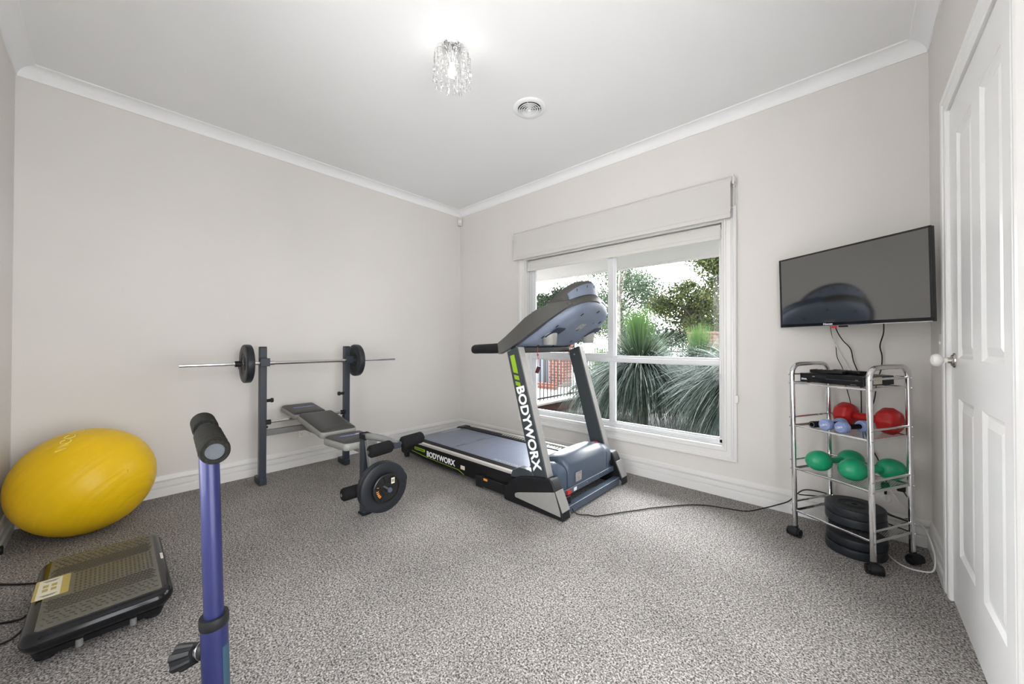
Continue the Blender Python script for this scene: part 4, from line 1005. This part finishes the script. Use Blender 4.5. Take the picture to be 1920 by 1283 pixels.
bs = MB().bar((2.405, -3.02, .025), (2.405, -2.66, .025), .05, .05).bar((2.12, -2.725, .025), (2.44, -2.725, .025), .05, .048)
bs.build('floor_base', M['bluepole'], st, bevel=.004)
# ------------------------------------------------------------------ treadmill
NY, FY = -1.050, -.245
tm = thing('treadmill', 'blue-grey folding treadmill with curved console in front of the window', 'treadmill', (1.35, -.648, 0))
XE = .43
# belt deck
MB().box((XE + .05, -.965, .125), (1.93, -.33, .160)).build('deck_board', M['black'], tm)
bl_ = MB(); rg = []
for (x, z) in [(XE + .05, .118), (XE + .025, .125), (XE + .012, .145), (XE + .025, .163), (XE + .05, .169), (1.0, .1695), (1.5, .1695), (1.93, .1695)]:
    rg.append([V((x, -.925, z)), V((x, -.385, z))])
vs = [p for r_k in rg for p in r_k]
bl_.add(vs, [(2 * i, 2 * i + 1, 2 * i + 3, 2 * i + 2) for i in range(len(rg) - 1)], True)
belt = bl_.build('running_belt', M['belt'], tm)
text('BODYWORX', .040, (XE + .075, -.42, .1700), -Y * 1.0, X, M['white_print'], belt, 'printed_logo', .0002, 1.0)
text('BODYWORX', .042, (1.50, -.905, .1700), X, Y, M['grey_print'], belt, 'printed_logo', .0002, 1.15)
sl_ = MB()
sl_.box((1.02, -.925, .1697), (1.024, -.385, .1701)).box((1.0, -.86, .1697), (1.012, -.76, .1701)).box((.99, -.62, .1697), (1.002, -.50, .1701))
sl_.build('belt_seam', M['tm_dark'], belt, weld=False)
for s, y0, y1 in ((-1, NY, -.935), (1, -.375, -.290)):
    ya_, yb_ = y0, y1
    # side beam
    rv_ = MB(); yo = NY if s < 0 else -.285; yi = -.955 if s < 0 else -.35
    prof = [(XE + .02, .075), (XE, .095), (XE + .005, .155), (XE + .03, .168), (1.93, .168), (1.93, .050), (1.35, .040), (1.0, .042), (XE + .12, .062)]
    MB().prism(prof, (0, yo, 0), X, Z, Y * (yi - yo)).build('side_beam', M['black_gloss'], tm, bevel=.006)
    # silver rail and ribbed foot rail
    yr0, yr1 = (NY - .004, NY + .026) if s < 0 else (-.302, -.280)
    MB().bar((XE + .13, (yr0 + yr1) / 2, .176), (1.90, (yr0 + yr1) / 2, .182), yr1 - yr0, .022).build('silver_rail', M['sil_rail'], tm, bevel=.005)
    yf0, yf1 = (NY + .026, -.930) if s < 0 else (-.380, -.302)
    fr_ = MB()
    fr_.box((XE + .05, yf0, .166), (1.90, yf1, .172))
    nr = 5
    for k in range(nr):
        yk = yf0 + (k + .5) * (yf1 - yf0) / nr; fr_.box((XE + .05, yk - .005, .172), (1.90, yk + .005, .1765))
    fo = fr_.build('foot_rail', M['black'], tm, weld=False)
    if s > 0:
        du = MB()
        for k in range(22): du.box((1.05 + k * .032, -.340, .1765), (1.062 + k * .032, -.306, .1790))
        du.build('rail_grips', M['sil_rail'], fo, weld=False)
    MB().prism([(XE - .005, .045), (XE - .012, .10), (XE, .165), (XE + .03, .180), (XE + .10, .180), (XE + .10, .06), (XE + .06, .035)], (0, (NY - .006) if s < 0 else -.40, 0), X, Z, Y * .118).build('rear_cap', M['black'], tm, bevel=.008)
    MB().cyl((XE + .045, (NY + .01) if s < 0 else -.33, .030), (XE + .045, (NY + .04) if s < 0 else -.30, .030), .028, n=24).build('rear_wheel', M['black'], tm, bevel=.003)
# markings on the near side beam
text('BODYWORX', .064, (.830, NY - .0012, .088), X + Z * .0, Z, M['white_print'], tm, 'side_lettering', .0004, 1.02, .0022)
gb = MB().prism(rrect(.165, .026, .011, cx=.725, cy=.125), (0, NY - .0008, 0), X, Z, Y * -.0008); gb.build('lime_badge', M['green_print'], tm, weld=False)
bt = MB()
for i in range(8): bt.box((.660 + i * .0155, NY - .0022, .119), (.6685 + i * .0155, NY - .0016, .131))
bt.build('badge_strokes', M['black'], tm, weld=False)
gl = MB().bar((.60, NY - .001, .093), (.80, NY - .001, .079), .0008, .0045).bar((.80, NY - .001, .079), (1.262, NY - .001, .070), .0008, .0045).bar((1.262, NY - .001, .070), (1.33, NY - .001, .047), .0008, .0045)
gl.build('lime_pinstripe', M['green_print'], tm, weld=False)
MB().prism(rrect(.050, .030, .003, cx=1.315, cy=.098), (0, NY - .0008, 0), X, Z, Y * -.0008).build('side_sticker', M['paper'], tm, weld=False)
# uprights
def upright(yc, s):
    o = MB().prism([(2.030, .190), (2.150, .190), (1.892, 1.050), (1.795, 1.010)], (0, yc - .030, 0), X, Z, Y * .060)
    u = o.build('upright', M['tm_up'], tm, bevel=.004)
    # silver edge along the front of the upright
    MB().prism([(2.152, .196), (2.160, .196), (1.902, 1.045), (1.894, 1.045)], (0, yc - .027, 0), X, Z, Y * .054).build('silver_edge', M['silver'], u, bevel=.001)
    return u
u1 = upright(-1.030, -1); u2 = upright(-.275, 1)
ud = V((2.030 - 1.795, 0, .190 - 1.010)).normalized(); un = V((-ud.z, 0, ud.x)).normalized()   # down the upright and across it
if un.x < 0: un = -un
def upt(t, a): return V((1.795, -1.0605, 1.010)) + ud * t + un * a
text('BODYWORX', .094, upt(.250, .022), ud, un, M['white_print'], u1, 'upright_lettering', .0006, .985, .0030)
lm = MB()
for t0, t1, sk_ in ((.035, .150, .018), (.166, .196, .018), (.210, .238, .018), (.252, .262, .0)):
    a0, a1 = .022, .062
    lm.add([upt(t0, a0), upt(t0 + sk_ * (0 if t0 < .04 else 1), a1), upt(t1 + sk_, a1), upt(t1, a0), ], [(0, 1, 2, 3)])
lm.build('lime_stripes', M['green_print'], u1, weld=False)
for (dx, dz) in ((1.805, .985), (1.86, .978)):
    MB().cyl((dx, -.306, dz), (dx, -.312, dz), .008, n=14).build('bolt_head', M['steel'], u2)
# base boots
for yc, s in ((-1.045, -1), (-.262, 1)):
    y0 = yc - .045; 
    boot = [(1.800, .004), (1.795, .050), (1.815, .105), (1.865, .155), (1.93, .190), (2.02, .212), (2.15, .228), (2.185, .235), (2.205, .215), (2.278, .055), (2.285, .004)]
    bo_ = MB().prism(boot, (0, y0, 0), X, Z, Y * .085).build('base_cover', M['black'], tm, bevel=.010, seg=3)
    inl = [(1.895, .052), (1.893, .066), (1.905, .080), (2.235, .178), (2.276, .060), (2.268, .022), (2.18, .020)]
    inl = [(1.905, .050), (1.898, .062), (1.903, .076), (1.925, .086), (2.222, .166), (2.262, .060), (2.268, .030)]
    yy = y0 - .0015 if s < 0 else y0 + .085
    MB().prism(inl, (0, yy, 0), X, Z, Y * .0015).build('silver_inlay', M['silver'], bo_, bevel=.0007)
    MB().prism([(2.222, .168), (2.230, .170), (2.281, .058), (2.275, .052)], (0, y0 + .004, 0), X, Z, Y * .076).build('silver_front', M['silver'], bo_, bevel=.002)
    MB().prism([(1.84, .165), (1.86, .215), (1.92, .245), (2.00, .245), (2.04, .225), (2.04, .19)], (0, yc - .028, 0), X, Z, Y * .056).build('upper_cover', M['tm_up'], bo_, bevel=.006)
    MB().cyl((2.255, yc + .03 * -s, .020), (2.255, yc + .055 * -s, .020), .019, n=20).build('transport_wheel', M['greymetal'], tm, bevel=.002)
# base frame
MB().bar((2.235, -1.00, .035), (2.235, -.30, .035), .050, .046).build('front_cross_tube', M['tm_body'], tm, bevel=.004)
MB().bar((1.50, -1.045, .055), (1.84, -1.045, .060), .060, .072).bar((1.49, -1.045, .052), (1.56, -1.045, .056), .066, .084).build('floor_tube', M['black'], tm, bevel=.008)
MB().bar((1.50, -.262, .055), (1.84, -.262, .060), .060, .072).build('floor_tube', M['black'], tm, bevel=.008)
MB().prism(rrect(.04, .016, .002, cx=1.60, cy=.082), (0, -1.0762, 0), X, Z, Y * -.0006).build('orange_sticker', M['orange_print'], tm, weld=False)
# motor hood
hood = [(1.850, .130), (1.845, .185), (1.875, .222), (1.93, .262), (1.99, .298), (2.05, .322), (2.105, .332), (2.150, .325), (2.185, .300), (2.202, .270), (2.206, .130)]
def hood_ring(y, sc_):
    cx_, cz_ = 2.02, .130
    return [V((cx_ + (x - cx_) * (1 - (1 - sc_) * .3), y, cz_ + (z - cz_) * sc_)) for x, z in hood]
MB().loft([hood_ring(-.905, .80), hood_ring(-.895, .90), hood_ring(-.87, .95), hood_ring(-.64, 1.0), hood_ring(-.46, .985), hood_ring(-.405, .93), hood_ring(-.395, .86)]).build('motor_hood', M['tm_body'], tm, ang=38)
MB().loft([hood_ring(-1.0, .70), hood_ring(-.985, .76), hood_ring(-.915, .78)]).build('hood_side', M['tm_body'], tm, ang=38)
MB().loft([hood_ring(-.387, .84), hood_ring(-.33, .82), hood_ring(-.31, .74)]).build('hood_side', M['tm_body'], tm, ang=38)
MB().box((2.165, -1.0, .098), (2.212, -.31, .135)).build('front_frame_bar', M['tm_body'], tm, bevel=.003)
MB().prism(rrect(.030, .014, .002), (2.125, -.43, .322), X, Y, Z * .004).build('red_tab', M['red_print'], tm)
MB().prism(rrect(.075, .062, .003, cx=-.795, cy=.185), (2.2065, 0, 0), Y, Z, X * .0008).build('rating_sticker', M['labelm'], tm, weld=False)
MB().prism(rrect(.034, .022, .002, cx=-.845, cy=.116), (2.2125, 0, 0), Y, Z, X * .0008).build('white_sticker', M['white_print'], tm, weld=False)
MB().box((2.210, -.945, .105), (2.222, -.905, .130)).build('power_switch', M['red_print'], tm, bevel=.002)
MB().box((2.205, -.985, .055), (2.235, -.930, .105)).build('power_inlet', M['black'], tm, bevel=.004)
for yk in (-.975, -.70, -.55, -.40):
    MB().cyl((2.212, yk, .122), (2.216, yk, .122), .006, n=12).build('screw', M['steel'], tm)
MB().cyl((2.15, -.33, .16), (2.20, -.33, .16), .02, n=16).cyl((2.08, -.34, .09), (2.12, -.33, .09), .018, n=16).build('fold_hinge', M['black'], tm)

# console
th = math.radians(34); CE = V((math.cos(th), 0, math.sin(th))); CN = V((-math.sin(th), 0, math.cos(th))); CO = V((1.80, 0, 1.05)); YM = -.648
def cp_(s_, y, h=0): return CO + CE * s_ + Y * y + CN * h
near_ = [(-.010, .300), (.06, .300), (.14, .294), (.22, .286), (.30, .280), (.37, .262), (.43, .236), (.48, .200), (.515, .155), (.540, .090), (.548, 0)]
far_ = [(-.010, .300), (.06, .306), (.14, .318), (.22, .332), (.30, .338), (.37, .328), (.43, .298), (.48, .250), (.515, .185), (.540, .100), (.548, 0)]
out_ = [(s_, YM - w_) for s_, w_ in near_] + [(s_, YM + w_) for s_, w_ in far_[-2::-1]]
def cpf(s_): return max(0, min(1, (s_ + .01) / .13)) * max(0, min(1, (.60 - s_) / .14))
def cring(g, h, bowl=0):
    cs_, cy_ = .26, YM; o_ = []
    for s_, y in out_:
        s2 = cs_ + (s_ - cs_) * (1 - g); o_.append(cp_(s2, cy_ + (y - cy_) * (1 - g), h - bowl * cpf(s2)))
    return o_
MB().loft([cring(.60, 0, .066), cring(.40, 0, .066), cring(.20, 0, .062), cring(.08, 0, .050), cring(.02, 0, .030), cring(0, 0, .012), cring(0, .040), cring(.03, .055)]).build('console_shell', M['tm_under'], tm, ang=60)
MB().loft([cring(-.012, .008), cring(-.030, .014), cring(-.030, .045), cring(-.01, .060)]).build('console_rim', M['tm_body'], tm, ang=50)
# curved side arms
for s in (-1, 1):
    pts = [(-.105, .375, .0, .100), (-.02, .345, -.002, .098), (.08, .328, -.004, .108), (.18, .314, -.006, .118), (.28, .296, -.006, .112), (.37, .270, -.004, .096), (.44, .236, 0, .070), (.49, .198, .004, .046)]
    P2 = []
    rings = []
    for (s_, w_, h0, h1) in pts:
        yo = YM + s * (w_ + .022); yi = YM + s * (w_ - .022)
        a = cp_(s_, yo, h0); b_ = cp_(s_, yo, h1 - .008); c_ = cp_(s_, yo - s * .012, h1); d_ = cp_(s_, yi, h1); e_ = cp_(s_, yi, h0)
        if s_ < -.1: 
            a.z = .993; e_.z = .993; a.x = e_.x = 1.70; b_.x = c_.x = d_.x = 1.690; b_.z = 1.070; c_.z = d_.z = 1.077
        rings.append([a, b_, c_, d_, e_])
    MB().loft(rings).build('console_arm', M['tm_dark'], tm, ang=40, bevel=0)
    yg = YM + s * .372
    gr_ = []
    for x, zt_k, zb_k, w_ in ((1.395, 1.034, 1.000, .016), (1.402, 1.050, .992, .022), (1.42, 1.058, .988, .025), (1.50, 1.062, .992, .025), (1.60, 1.066, .994, .025), (1.70, 1.072, .998, .023)):
        zc_, hh = (zt_k + zb_k) / 2, (zt_k - zb_k) / 2
        gr_.append([V((x, yg + w_ * math.cos(t), zc_ + hh * math.sin(t) * (1 if abs(math.sin(t)) > .99 else 1))) for t in [2 * PI * i / 16 for i in range(16)]])
    MB().loft(gr_).build('hand_grip', M['black'], tm, ang=60)
# lower cross bar between the uprights
MB().bar((1.79, -1.0, 1.022), (1.79, -.30, 1.022), .030, .045).build('hand_pulse_bar', M['black'], tm, bevel=.008)
# display pod: a hood standing on the upper edge of the console
hood_r, pan_r = [], []
for k in range(17):
    t = -1 + k / 8; hf = math.sqrt(max(0, 1 - t * t * .90)); y_ = YM - .025 + .215 * t; B0 = cp_(.552 - .11 * t * t, y_, 0)
    q = lambda dx, dz: B0 + V((dx, 0, dz))
    hood_r.append([q(-.02, -.012), q(.010, .0), q(.014, .022), q(.002, .040), q(-.012, .044), q(-.030, .050 + .082 * hf), q(-.040, .056 + .088 * hf), q(-.095, .056 + .092 * hf), q(-.165, .020 + .060 * hf), q(-.18, -.03)])
    pan_r.append([q(-.0108, .046 + .002), q(-.0275, .046 + .078 * hf)])
MB().loft(hood_r).build('display_pod', M['tm_dark'], tm, ang=45)
vs = [p for r_k in pan_r for p in r_k]
vs2 = [p + V((.003, 0, 0)) for p in vs]
pk = MB(); pk.loft([[a[0], a[0] + V((.003, 0, 0)), a[1] + V((.003, 0, 0)), a[1]] for a in pan_r[1:-1]], smooth=True); pk.build('pod_back_panel', M['tm_under'], tm, ang=45)
for k in (3, 6, 9, 12):
    a, b_ = pan_r[k]; c_ = a.lerp(b_, .72) + V((.0035, 0, 0)); MB().bar(c_ - Z * .011, c_ + Z * .009, .009, .0015, up=X).build('vent_slot', M['black'], tm, bevel=.0005)
for (s_, dy) in ((.47, -.13), (.50, .05), (.41, .19), (.33, -.255), (.20, -.27), (.31, .02), (.08, -.18), (.16, .12), (.06, .03)):
    c_ = cp_(s_, YM + dy, -.0640 * cpf(s_) * (.93 if abs(dy) > .2 else 1.0) - .0025); MB().bar(c_ - CE * .013, c_ + CE * .013, .011, .003, up=CN).build('vent_slot', M['black'], tm, bevel=.001)
c_ = cp_(.345, YM + .012, -.0668); MB().prism(rrect(.070, .075, .003), c_, CE, Y, -CN * .0008).build('console_sticker', M['labelm'], tm, weld=False)
MB().cyl(cp_(.40, YM + .11, -.062), cp_(.40, YM + .11, -.070), .005, n=12).build('screw', M['steel'], tm)
# bottle holders
for yk, sk2 in ((-.850, .215), (-.375, .235)):
    c_ = cp_(sk2, yk, -.055)
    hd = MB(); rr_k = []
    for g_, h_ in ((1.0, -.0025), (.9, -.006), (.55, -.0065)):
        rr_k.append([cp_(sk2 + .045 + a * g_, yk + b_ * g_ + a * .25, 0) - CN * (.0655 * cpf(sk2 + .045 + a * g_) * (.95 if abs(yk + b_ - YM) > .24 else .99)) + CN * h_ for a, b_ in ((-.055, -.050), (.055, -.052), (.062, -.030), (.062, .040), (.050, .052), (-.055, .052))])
    hd.loft(rr_k, smooth=False).build('recess_shade', M['recess'], tm)  # raised dark patch for a hollow; its shade is put into the colour
    MB().lathe([(0, -.110), (.040, -.110), (.044, -.105), (.052, -.028), (.053, -.020), (0, -.018)], c_ + V((0, 0, .045)), (0, 0, 1), 28).build('bottle_cup', M['silver'], tm)
# safety key on its red cord
MB().tube([(1.86, -.800, 1.06), (1.862, -.802, 1.01), (1.860, -.800, .985), (1.864, -.798, .955), (1.862, -.800, .905)], .0022, 8, 5).sphere((1.862, -.800, .985), .007, 10, 6).build('safety_cord', M['red_print'], tm)
MB().bar((1.870, -.796, .900), (1.855, -.804, .852), .030, .012, up=X).build('safety_key', mat('dark_red_plastic', (.08, .008, .008), .4), tm, bevel=.002)

# ------------------------------------------------------------------ outside: ground, eave, fence
struct(MB().box((-6, -12, -.42), (12, -RL - T - .001, -.05)).box((RW + T + .001, -RL - T - .001, -.42), (12, T, -.05)).build('path', M['paving'], weld=False))  # unseen pale ground added outside the extra openings to bounce light indoors
GZ_ = -.30
gnd = struct(MB().box((-14, T + .001, GZ_ - .1), (14, 30, GZ_)).build('ground', M['soil'], weld=False))
ev = MB().box((-1.5, T, 1.960), (5.5, .25, 2.02)).box((-1.5, .25, 1.945), (5.5, 1.10, 1.965)).box((-1.5, 1.10, 1.925), (5.5, 1.14, 2.08))
struct(ev.build('trim_5', M['soffit'], weld=False))
wf = MB().box((-1.5, T, 1.90), (5.5, .22, 1.96)); struct(wf.build('trim_6', M['trim'], weld=False))
drv = struct(MB().box((-14, 2.4, GZ_), (-.98, 16, GZ_ + .03)).build('path', M['concrete'], weld=False))
def fence(name, label, A, B_, z0, z1, sp=.115, wall=True):
    A, B_ = V(A), V(B_); d = (B_ - A); L_ = d.length; d.normalize()
    t = thing(name, label, 'fence', (A.x, A.y, z0))
    for z in (z0 + .055, z1 - .12):
        MB().bar(A + Z * z, B_ + Z * z, .035, .035).build('rail', M['fence'], t, weld=False)
    n_ = int(L_ / sp)
    for i in range(n_ + 1):
        p = A + d * (i * sp); MB().bar(p + Z * z0, p + Z * z1, .017, .017, up=d).build('paling', M['fence'], t, weld=False)
    return t
fence('metal_fence', 'black metal paling fence beside the driveway seen through the left pane', (-.85, 2.45, 0), (-.85, 6.4, 0), -.055, .95)
fence('metal_fence', 'black metal paling fence behind the spiky plants', (-.75, 6.5, 0), (5.2, 6.5, 0), -.055, .98, .13)
pw_ = MB().box((-.93, 2.40, GZ_), (-.77, 6.6, -.115)); o = pw_.build('plinth_wall', M['dbrick'], weld=False); tag(o, 'low dark brick garden wall under the black side fence', 'garden wall')
o2_ = MB().box((-.96, 2.38, -.115), (-.74, 6.6, -.075)).build('coping', M['concrete'], o, bevel=.004)
pl_ = tag(MB().box((-.96, 2.20, GZ_), (-.74, 2.42, 1.02)).build('brick_pier', M['dbrick'], None, bevel=.004), 'dark brown brick pier at the near end of the side fence', 'pier')
def pillar(label, x0, y0, x1, y1, z1, m='brick'):
    t = thing('brick_pillar', label, 'pillar', ((x0 + x1) / 2, (y0 + y1) / 2, GZ_))
    MB().box((x0, y0, GZ_), (x1, y1, z1 - .07)).build('brick_shaft', M[m], t, weld=False)
    MB().box((x0 - .03, y0 - .03, z1 - .07), (x1 + .03, y1 + .03, z1)).build('brick_cap', M[m], t, bevel=.004)
pillar('red brick pillar beyond the driveway, seen through the side fence', -3.35, 6.3, -2.80, 6.75, 1.05)
pillar('red brick pillar with a flat cap standing behind the spiky plants', .52, 7.0, 1.10, 7.5, 1.36)
gt = thing('side_gate', 'grey metal gate beyond the driveway left of the brick pillar', 'gate', (-3.8, 6.5, GZ_))
MB().box((-4.35, 6.48, GZ_ + .06), (-3.36, 6.54, 1.0)).build('gate_panel', M['gate'], gt, weld=False)
for k in range(5): MB().box((-4.30 + k * .22, 6.46, GZ_ + .08), (-4.26 + k * .22, 6.49, .98)).build('gate_bar', M['fence'], gt, weld=False)
tag(MB().box((-4.6, 5.6, GZ_), (-2.6, 5.75, -.10)).build('low_brick_wall', M['brick'], None, weld=False), 'low red brick wall across the driveway', 'garden wall')
pb = MB(); rnd = random.Random(3)
for i in range(160):
    x, y = rnd.uniform(-.7, 2.2), rnd.uniform(.35, 1.6); r = rnd.uniform(.02, .05); pb.sphere((x, y, GZ_ + r * .4), r, 8, 5, (1, .8, .6))
pbo = pb.build('pebbles', M['stone'], None, weld=False); tag(pbo, 'blue grey pebbles scattered on the garden bed under the window', 'pebbles'); pbo['kind'] = 'stuff'

# ------------------------------------------------------------------ grass trees
def blades(mb, c, n_, L0, L1, e0, e1, droop, wd, rnd, seg=5, az=None, curl=.0):
    for i in range(n_):
        a = rnd.uniform(0, 2 * PI) if az is None else rnd.uniform(*az)
        el = math.radians(rnd.uniform(e0, e1)); L_ = rnd.uniform(L0, L1); dp_ = droop * rnd.uniform(.7, 1.3)
        o_ = V((math.cos(a), math.sin(a), 0)); sd = V((-o_.y, o_.x, 0))
        p = V(c) + o_ * rnd.uniform(.01, .06) + Z * rnd.uniform(-.05, .05); e_ = el; left = []; right = []
        bw = rnd.uniform(-curl, curl)
        for k in range(seg + 1):
            t = k / seg; w_ = wd * (1 - t * .85) * .5
            left.append(p - sd * w_); right.append(p + sd * w_)
            if k < seg:
                st_ = L_ / seg; p = p + (o_ * math.cos(e_) + Z * math.sin(e_)) * st_ + sd * bw * st_ * t
                e_ = max(-1.45, e_ - dp_ / seg)
                if p.z < GZ_ + .02: p.z = GZ_ + .02
        b0 = len(mb.v); mb.v += left + right; q_ = seg + 1
        for k in range(seg): mb.f.append((b0 + k, b0 + q_ + k, b0 + q_ + k + 1, b0 + k + 1)); mb.sm.append(True)
def grass_tree(label, c, seed, n_s=1500, n_m=900, n_u=650, L_=1.0, up=(.75, 1.0)):
    rnd = random.Random(seed); c = V(c)
    t = thing('grass_tree', label, 'shrub', (c.x, c.y, GZ_), 'grass trees outside the window')
    MB().tube([(c.x, c.y, GZ_ - .02), (c.x + .01, c.y, GZ_ + .3), c], [.11, .10, .09], 12).build('trunk', M['bark'], t)
    k = MB(); blades(k, c, n_s, .75 * L_, 1.05 * L_, -25, 25, 1.3, .017, rnd, curl=.25); blades(k, c, n_m, .6 * L_, .95 * L_, 8, 55, 1.4, .016, rnd, curl=.25)
    o = k.build('hanging_leaves', M['blade_grey'], t, weld=False)
    k = MB(); blades(k, c, n_u, up[0], up[1], 77, 90, .16, .010, rnd, curl=.08)
    k.build('upright_leaves', M['blade_green'], t, weld=False)
    k = MB(); blades(k, c, n_u, up[0] * .72, up[1] * .95, 45, 80, .55, .010, rnd, curl=.12)
    k.build('spreading_leaves', M['blade_mid'], t, weld=False)
grass_tree('big grass tree with a bright green tuft right behind the window post', (1.43, 1.97, .66), 11, 2000, 1100, 800, 1.03, (.70, .92))
grass_tree('grass tree close to the glass at the right side of the window', (2.78, 1.50, .66), 12, 1800, 1200, 500, 1.0, (.60, .82))
grass_tree('grass tree farther back between the two nearer ones', (1.72, 3.6, .60), 13, 1300, 1300, 600, 1.15, (.55, .80))
grass_tree('grass tree at the far left beyond the treadmill upright', (.15, 3.2, .30), 14, 1200, 800, 350, .95, (.60, .85))

# ------------------------------------------------------------------ trees beyond the fence
def tree(label, base, h, crown, n_leaf, leafm, trunkm, seed, tr_r=.14, ls=.09, lean_=(0, 0), name='gum_tree', clusters=26, cr=.55):
    rnd = random.Random(seed); base = V(base)
    t = thing(name, label, 'tree', tuple(base), 'trees beyond the garden fence')
    cc = V(crown[0]); cr3 = V(crown[1])
    topp = V((cc.x, cc.y, cc.z)); tk = MB()
    midp = base.lerp(topp, .5) + V((lean_[0], lean_[1], 0))
    tk.tube([base, base.lerp(midp, .6), midp, topp], [tr_r, tr_r * .85, tr_r * .65, tr_r * .3], 10, 0)
    cl = []
    for i in range(clusters):
        while True:
            d = V((rnd.uniform(-1, 1), rnd.uniform(-1, 1), rnd.uniform(-1, 1)))
            if .25 < d.length < 1: break
        cl.append((V((cc.x + d.x * cr3.x, cc.y + d.y * cr3.y, cc.z + d.z * cr3.z)), rnd.uniform(.7, 1.25) * cr))
    for c_, r in cl:
        st_ = base.lerp(topp, rnd.uniform(.45, .95)) + V((lean_[0], lean_[1], 0)) * .5
        m_ = st_.lerp(c_, .5) + V((rnd.uniform(-.2, .2), rnd.uniform(-.2, .2), rnd.uniform(0, .35)))
        tk.tube([st_, m_, c_], [tr_r * .28, tr_r * .18, tr_r * .06], 6, 3)
    tk.build('trunk', M[trunkm], t, weld=False)
    lf = MB()
    for i in range(n_leaf):
        c_, r = cl[rnd.randrange(len(cl))]
        d = V((rnd.gauss(0, .5), rnd.gauss(0, .5), rnd.gauss(0, .38))) * r; p = c_ + d
        a = V((rnd.uniform(-1, 1), rnd.uniform(-1, 1), rnd.uniform(-1.2, .6))).normalized() * ls * rnd.uniform(.6, 1.4)
        b_ = a.orthogonal().normalized(); b_ = (b_ * math.cos(i) + a.normalized().cross(b_) * math.sin(i)) * ls * .28
        b0 = len(lf.v); lf.v += [p - a * .5, p + b_, p + a * .5, p - b_]; lf.f.append((b0, b0 + 1, b0 + 2, b0 + 3)); lf.sm.append(False)
    lf.build('foliage', M[leafm], t, weld=False)
tree('tall pale-green feathery tree behind the treadmill console', (-4.0, 13.5, GZ_), 6, ((-4.9, 13.5, 3.3), (2.3, 1.6, 2.1)), 24000, 'leafA', 'bark', 21, .13, .10, clusters=50, cr=.70)
tree('slim tree with pale mottled trunk just right of the window post', (-2.85, 9.9, GZ_), 6, ((-2.75, 9.9, 5.2), (1.3, 1.0, .9)), 5000, 'leafA', 'wtrunk', 22, .10, .10, clusters=16, cr=.5)
tree('spreading olive-leaved tree with crooked dark branches at the right pane', (-.30, 11.5, GZ_), 5, ((-.90, 11.5, 2.60), (1.15, 1.0, .95)), 9000, 'leafB', 'bark', 23, .12, .10, (.35, 0), clusters=30, cr=.40)
tree('dark tree reaching into the top right of the window', (1.1, 9.0, GZ_), 5, ((.85, 9.0, 3.2), (.55, .8, 1.3)), 8000, 'leafB', 'bark', 24, .12, .09, clusters=16, cr=.45)
tree('small round gum tree at the far left of the window', (-8.0, 12.5, GZ_), 5, ((-7.96, 12.5, 3.1), (.75, .8, 1.0)), 11000, 'leafC', 'bark', 25, .11, .11, clusters=16, cr=.45)
tree('dark green gum tree low on the horizon left of the feathery tree', (-9.5, 17, GZ_), 5, ((-9.3, 17, 2.4), (2.4, 1.5, 1.2)), 12000, 'leafC', 'bark', 26, .14, .14, clusters=24, cr=.7)
tree('low bushy tree on the horizon behind the brick pillar', (-4.2, 17, GZ_), 4, ((-4.0, 17, 1.4), (3.2, 1.5, .8)), 14000, 'leafC', 'bark', 27, .14, .13, clusters=30, cr=.6)
tree('leafy tree on the right horizon behind the far fence', (-.2, 15, GZ_), 4, ((-.2, 15, 1.9), (1.5, 1.4, 1.2)), 14000, 'leafB', 'bark', 28, .14, .12, clusters=26, cr=.6)

def hedge(label, c, r, n_, m_, seed):
    rnd = random.Random(seed); c = V(c); t = thing('bushy_shrub', label, 'shrub', (c.x, c.y, GZ_), 'bushy shrubs along the far fence')
    tk = MB(); ends = []
    for i in range(9):
        a = rnd.uniform(0, 6.28); e_ = c + V((math.cos(a) * r[0] * rnd.uniform(.2, .8), math.sin(a) * r[1] * rnd.uniform(.2, .8), rnd.uniform(-.2, .7) * r[2])); ends.append(e_)
        tk.tube([(c.x, c.y, GZ_), (V((c.x, c.y, GZ_)).lerp(e_, .5) + Z * .1), e_], [.03, .02, .008], 6)
    tk.build('stems', M['bark'], t, weld=False)
    lf = MB()
    for i in range(n_):
        d = V((rnd.gauss(0, 1), rnd.gauss(0, 1), rnd.gauss(0, 1))).normalized() * rnd.uniform(.55, 1.0)
        p = c + V((d.x * r[0], d.y * r[1], d.z * r[2])) * (1 + .12 * math.sin(7 * d.x + 5 * d.z + seed)); p.z = max(p.z, GZ_ + .03)
        a = V((rnd.uniform(-1, 1), rnd.uniform(-1, 1), rnd.uniform(-.2, 1.2))).normalized() * .07 * rnd.uniform(.6, 1.4)
        b_ = a.orthogonal().normalized() * .018
        b0 = len(lf.v); lf.v += [p - a * .5, p + b_, p + a * .5, p - b_]; lf.f.append((b0, b0 + 1, b0 + 2, b0 + 3)); lf.sm.append(False)
    lf.build('foliage', M[m_], t, weld=False)
hedge('grey-green shrub on the far fence left of the brick pillar', (.05, 6.0, .45), (.50, .30, .75), 6000, 'leafA', 41)
hedge('olive shrub in front of the far fence at the right side', (2.1, 5.9, .45), (.8, .4, .80), 7000, 'leafB', 42)
hedge('dark shrub behind the right-hand grass tree', (3.3, 3.4, .40), (.7, .4, .72), 6000, 'leafA', 43)
